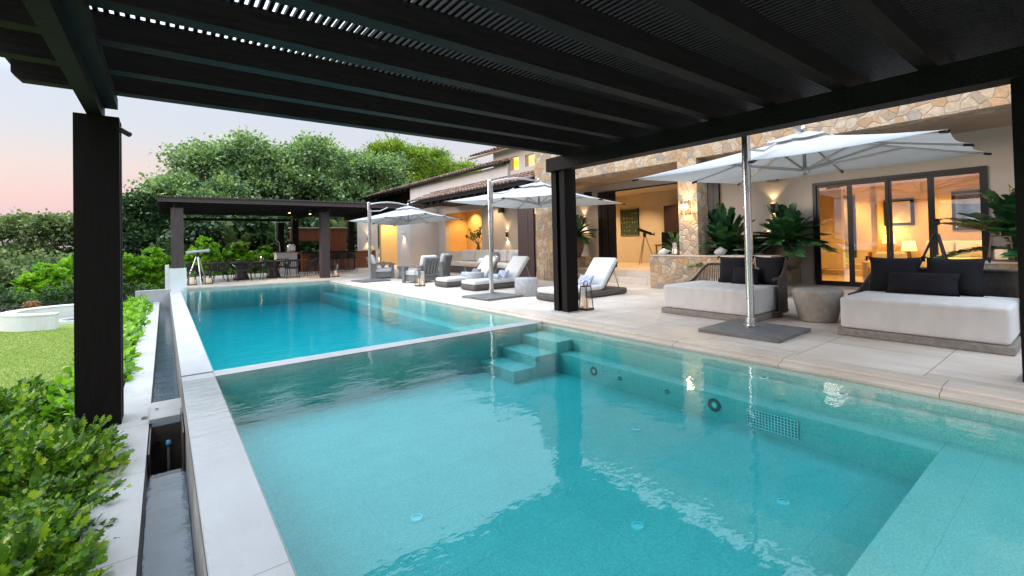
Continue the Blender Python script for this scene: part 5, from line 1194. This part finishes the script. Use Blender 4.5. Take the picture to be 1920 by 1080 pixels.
def rep(proto, items, z=-.5):
    """items: (x, y, scale, rotation in degrees, label)"""
    for i, (x, y, s_, a, lab) in enumerate(items):
        zz = z if not isinstance(s_, tuple) else z
        if i == 0:
            proto.location = (x, y, zz); proto.rotation_euler = (0, 0, R(a)); proto['label'] = lab; proto.scale = s_ if isinstance(s_, tuple) else (s_,)*3
        else: again(proto, lab, (x, y, zz), R(a), None, s_)
# foreground hedge of toothed bright leaves along the kerb
n1 = shrub('kerb_shrub', 'x', 'shrub', 61, .46, .50, .50, 2800, .064, 'lobed', L_NEAR, 'leafy shrubs planted along the pool kerb', 1.0, 0, 9, .34)
q = []; rg = random.Random(5); k = 0
ords = ['first', 'second', 'third', 'fourth', 'fifth', 'sixth', 'seventh', 'eighth', 'ninth', 'tenth', 'eleventh', 'twelfth', 'thirteenth', 'fourteenth', 'fifteenth', 'sixteenth', 'seventeenth', 'eighteenth', 'nineteenth', 'twentieth', 'twenty-first', 'twenty-second']
y = 1.9
while y < 6.2:
    if not (5.6 < y < 6.4): q.append((-.66+rg.uniform(-.04, .04), y, (.95, .95, rg.uniform(.75, 1.12)), rg.uniform(0, 360), 'green toothed leaf shrub beside the kerb, %s from the camera in the front row' % ords[k]))
    else: q.append((-1.10, y, .95, rg.uniform(0, 360), 'green toothed leaf shrub beside the kerb, %s from the camera in the front row' % ords[k]))
    y += .48; k += 1
k2 = 0; y = 2.4
while y < 7.4: q.append((-1.28+rg.uniform(-.08, .08), y, (1, 1, rg.uniform(.8, 1.3)), rg.uniform(0, 360), 'green toothed leaf shrub on the lawn side, %s from the camera in the second row' % ords[k2])); y += .62; k2 += 1
k3 = 0; y = 3.6
while y < 6.6: q.append((-1.95+rg.uniform(-.1, .1), y, rg.uniform(.75, .95), rg.uniform(0, 360), 'green toothed leaf shrub at the lawn edge, %s from the camera in the third row' % ords[k3])); y += .7; k3 += 1
rep(n1, q, -.58)
n2 = shrub('border_shrub', 'x', 'shrub', 62, .42, .50, .46, 760, .10, 'oval', L_LIME, 'bright border shrubs between kerb and lawn', 1.2)
q = []; y = 6.75; k = 0
while y < 18.6: q.append((-.70+rg.uniform(-.05, .05), y, rg.uniform(.85, 1.1), rg.uniform(0, 360), 'bright green border shrub beside the trough kerb, %s past the dark left post' % ords[k])); y += .62; k += 1
rep(n2, q, -.58)
n3 = shrub('rosette_shrub', 'x', 'shrub', 63, 1.0, .85, 1.75, 2600, .20, 'oval', L_LIME, 'big bright green rosette shrubs', .8, 10)
rep(n3, [(-1.55, 24.0, 1.0, 10, 'bright green rosette shrub just right of the dark left post'), (-.35, 24.4, 1.0, 100, 'bright green rosette shrub touching the white plinth'),
         (1.6, 27.2, (1, 1, 1.25), 40, 'bright green rosette shrub behind the telescope'), (3.0, 27.4, (1, 1, 1.1), 150, 'bright green rosette shrub behind the left half of the dining table'),
         (4.3, 27.4, (1, 1, 1.0), 220, 'bright green rosette shrub behind the middle of the dining table'), (5.6, 27.6, (1, 1, .95), 300, 'bright green rosette shrub behind the grill counter'),
         (-3.4, 23.2, (.9, .9, .75), 60, 'bright green rosette shrub left of the dark left post'), (-2.6, 24.6, (1, 1, .95), 200, 'bright green rosette shrub hidden partly by the dark left post')], -.55)
n4 = shrub('clipped_hedge', 'x', 'hedge', 64, 1.0, .6, .85, 3000, .075, 'oval', L_HEDGE, 'low dark clipped hedge sections')
rep(n4, [(-.95, 20.6, (1, 1, .95), 0, 'low dark hedge section between the dark left post and the white plinth'), (-2.5, 20.9, (1, 1, 1.05), 180, 'low dark hedge section behind the right part of the curved white seat'),
         (-4.1, 20.6, (1, 1, 1.1), 20, 'low dark hedge section behind the left part of the curved white seat'), (-5.7, 20.4, (1, 1, 1.15), 200, 'low dark hedge section at the left edge of the picture')], -.55)
rep(shrub('flowering_plant', 'x', 'plant', 65, .35, .35, .5, 420, .12, 'oval', leafmat('salmon_flower_leaf', (.10, .12, .04), (.42, .20, .10), (.60, .32, .20)), 'salmon coloured plants', 1.0, 7), [(-4.2, 19.5, .8, 0, 'salmon leaved plant in front of the hedge at the left edge'), (-3.2, 19.8, .65, 70, 'smaller salmon leaved plant near the dark left post')], -.5)
t = thing('curved_seat_wall', 'low curved white seat wall on the lawn behind the dark left post', 'seat wall', (-1.95, 16.25, -.5))
def arcwall(m, cx, cy, r0, r1, a0, a1, z0, z1, n=36):
    for k in range(n):
        a, b = a0+(a1-a0)*k/n, a0+(a1-a0)*(k+1)/n
        m.prism([(cx+r0*math.cos(a), cy+r0*math.sin(a)), (cx+r1*math.cos(a), cy+r1*math.sin(a)), (cx+r1*math.cos(b), cy+r1*math.sin(b)), (cx+r0*math.cos(b), cy+r0*math.sin(b))], z0, z1)
m = MB(); arcwall(m, -1.95, 16.25, .93, 1.22, R(48), R(266), -.5, -.16, 60); m.build('wall', WHITE, t)
m = MB(); arcwall(m, -1.95, 16.25, .92, 1.23, R(47.5), R(266.5), -.159, -.13, 60); m.build('seat_slab', WHITE, t)
t = thing('fire_pit_ring', 'dark gravel patch with low rim inside the curved seat wall', 'fire pit', (-1.75, 16.3, -.5))
m = MB(); arcwall(m, -1.75, 16.3, .38, .46, 0, R(360), -.5, -.42, 30); m.build('rim', WHITE, t); m = MB(); m.lathe([(.379, 0), (.379, .03), (.001, .05)], (-1.75, 16.3, -.5), 24); m.build('gravel', SOIL, t)
# grass blades over the lawn seen from the deck
rg_ = np.random.default_rng(17); nb = 60000; gx = rg_.uniform(-4.6, -1.0, nb); gy = 7.2+9.4*rg_.uniform(0, 1, nb)**1.1
keep = ((gx+1.95)**2+(gy-16.25)**2 > 1.3**2); gx = gx[keep]; gy = gy[keep]; nb = len(gx)
P_ = np.stack([gx, gy, np.full(nb, -.501)], 1); D_ = rg_.normal(size=(nb, 3))*.8; D_[:, 2] = 1
L_GRASS = leafmat('lawn_grass_blade', (.17, .23, .04), (.25, .31, .07), (.34, .38, .12), .6, .4, .5, .6)
tag(leaf_mesh('grass_blades', P_, D_, .032, 'blade', L_GRASS, None, rg_, 1.0, .1), kind='stuff')
for (x, y, z, a, lab) in ((-.20, 5.95, -.398, 20, 'dry curled leaf fallen on the kerb beside the dark left post'), (-.07, 6.05, -.358, 100, 'dry curled leaf fallen on the slab that bridges the trough'), (-.27, 5.55, -.398, 200, 'small dark leaf fallen on the kerb in front of the left post'), (-.31, 4.45, -.398, 300, 'small dark leaf fallen on the kerb beside the trough water'), (7.3, 5.9, .002, 40, 'small dry leaf fallen on the paving between lounger and left daybed')):
    t_ = leaf_mesh('fallen_leaf', np.array([[0., 0., .004]]), np.array([[1., 0., .12]]), .07, 'oval', simple('dry_leaf', (.09, .05, .025), .8), None, np.random.default_rng(a), 1.3, 1.0)
    t_.location = (x, y, z); t_.rotation_euler = (0, 0, R(a)); tag(t_, lab, 'leaf', 'fallen leaves')

# potted palms with broad glossy leaflets
def frond_plant(label, loc, seed, nf, L, leaf, pot=None, group=None, lw=.30, tilt=(.25, 1.25), name='potted_palm', nl=15, ls=.17):
    rng = np.random.default_rng(seed); t = thing(name, label, 'plant', loc, 0, group); P = []; D = []; Nn = []; m = MB(); x0, y0, z0 = loc; zt = z0+(pot[1] if pot else 0)
    for k in range(nf):
        a = 2.4*k+rng.uniform(-.2, .2); el = rng.uniform(*tilt); d = np.array([np.cos(a)*np.sin(el), np.sin(a)*np.sin(el), np.cos(el)]); l_ = L*rng.uniform(.75, 1.1); pts = []
        for j in range(nl+1):
            u = j/nl; p = np.array([x0, y0, zt])+d*l_*u; p[2] -= .42*l_*u*u*math.sin(el); pts.append(p)
        m.tube([tuple(p) for p in pts], [.010*(1-.7*j/nl) for j in range(nl+1)], 5)
        for j in range(3, nl+1):
            tan = pts[j]-pts[j-1]; tan /= np.linalg.norm(tan); side = np.cross(tan, [0, 0, 1.0]); side /= max(np.linalg.norm(side), 1e-6); nn = np.cross(side, tan)
            for sg in (-1, 1): P.append(pts[j]); D.append(side*sg*.9+tan*.55+nn*.18); Nn.append(nn)
    P = np.array(P); D = np.array(D); Nn = np.array(Nn); D /= np.linalg.norm(D, axis=1, keepdims=True)
    tv, tf = leaf_tpl('oval'); X = np.cross(D, Nn); X /= np.linalg.norm(X, axis=1, keepdims=True); Z = np.cross(X, D); s_ = ls*rng.uniform(.8, 1.15, len(P))
    V = (P[:, None, :]+s_[:, None, None]*(tv[None, :, 0, None]*lw/.34*X[:, None, :]+tv[None, :, 1, None]*D[:, None, :]+tv[None, :, 2, None]*Z[:, None, :])).reshape(-1, 3)
    F = (tf[None]+(np.arange(len(P))*len(tv))[:, None, None]).reshape(-1, 3); np_mesh('fronds', V, [F], leaf, t); m.build('stalks', leaf, t)
    if pot:
        pr_, ph = pot; m = MB(); m.lathe([(pr_*.55, .002), (pr_*.85, ph*.25), (pr_, ph*.6), (pr_*.92, ph*.9), (pr_*.98, ph), (pr_*.85, ph), (pr_*.80, ph*.85), (.001, ph*.85)], loc, 26); m.build('pot', POTM, t)
    return t
GP = 'large potted palms on the porch'
frond_plant('large dark palm behind the stone wall, left of the nearest umbrella pole', (11.25, 5.85, .125), 71, 42, 1.08, L_FERN, (.36, .80), GP, .30, (.1, 1.5), 'potted_palm', 13, .25)
frond_plant('large dark palm in a round clay pot under the half hidden wall lamp', (11.95, 4.72, .505), 72, 44, .95, L_FERN, (.34, .62), GP, .30, (.1, 1.55), 'potted_palm', 13, .24)
frond_plant('round dark palm in a pale pot behind the centre pergola post', (11.9, 11.75, .725), 73, 32, .85, L_FERN, (.30, .70), GP, .24, (.1, 1.5), 'potted_palm', 17, .16)
frond_plant('large palm beside the glowing lantern at the right end of the porch', (11.2, .72, .125), 74, 38, 1.25, L_FERN, (.36, .80), GP, .25, (.1, 1.3), 'potted_palm', 15, .27)
frond_plant('small fresh green fern behind the pale lantern on the stone wall', (10.9, 7.0, .60), 75, 16, .60, L_FERNG, (.18, .36), None, .2, (.3, 1.3), 'potted_fern', 16, .09)
t = thing('branch_vase', 'bare branched plant in a vase standing in the glowing terrace niche', 'plant', (13.2, 20.2, .90)); rng = np.random.default_rng(9)
m = MB(); m.lathe([(.08, 0), (.13, .12), (.06, .28), (.07, .32)], (13.2, 20.2, .90), 16); m.build('vase', POTM, t)
m = MB(); P = []; D = []
for k in range(12):
    a = rng.uniform(0, 6.28); e = rng.uniform(.2, 1.1); p0 = Vector((13.2, 20.2, 1.2)); d = Vector((math.cos(a)*math.sin(e), math.sin(a)*math.sin(e), math.cos(e))); p1 = p0+d*.45; p2 = p1+d*.45+Vector((rng.uniform(-.1, .1), rng.uniform(-.1, .1), .05))
    m.tube([p0, p1, p2], [.012, .008, .004], 5)
    for _ in range(26): P.append(tuple(p1.lerp(p2, rng.uniform(0, 1.1)))); D.append(rng.normal(size=3))
m.build('branches', BARK, t); leaf_mesh('leaves', np.array(P), np.array(D), .10, 'round', L_DARK, t, rng)
# palms among the undergrowth
for i, (x, y, lab) in enumerate(((3.0, 28.4, 'broad fronded garden palm behind the hedge, left one under the far pergola'), (8.6, 28.6, 'garden palm beside the kitchen side counter'), (4.9, 28.6, 'broad fronded garden palm behind the hedge, right one under the far pergola'))):
    frond_plant(lab, (x, y, .6), 80+i, 16, 2.3, L_OLIVE, None, 'garden palms behind the hedge', .16, (.1, 1.0), 'garden_palm', 22, .42)
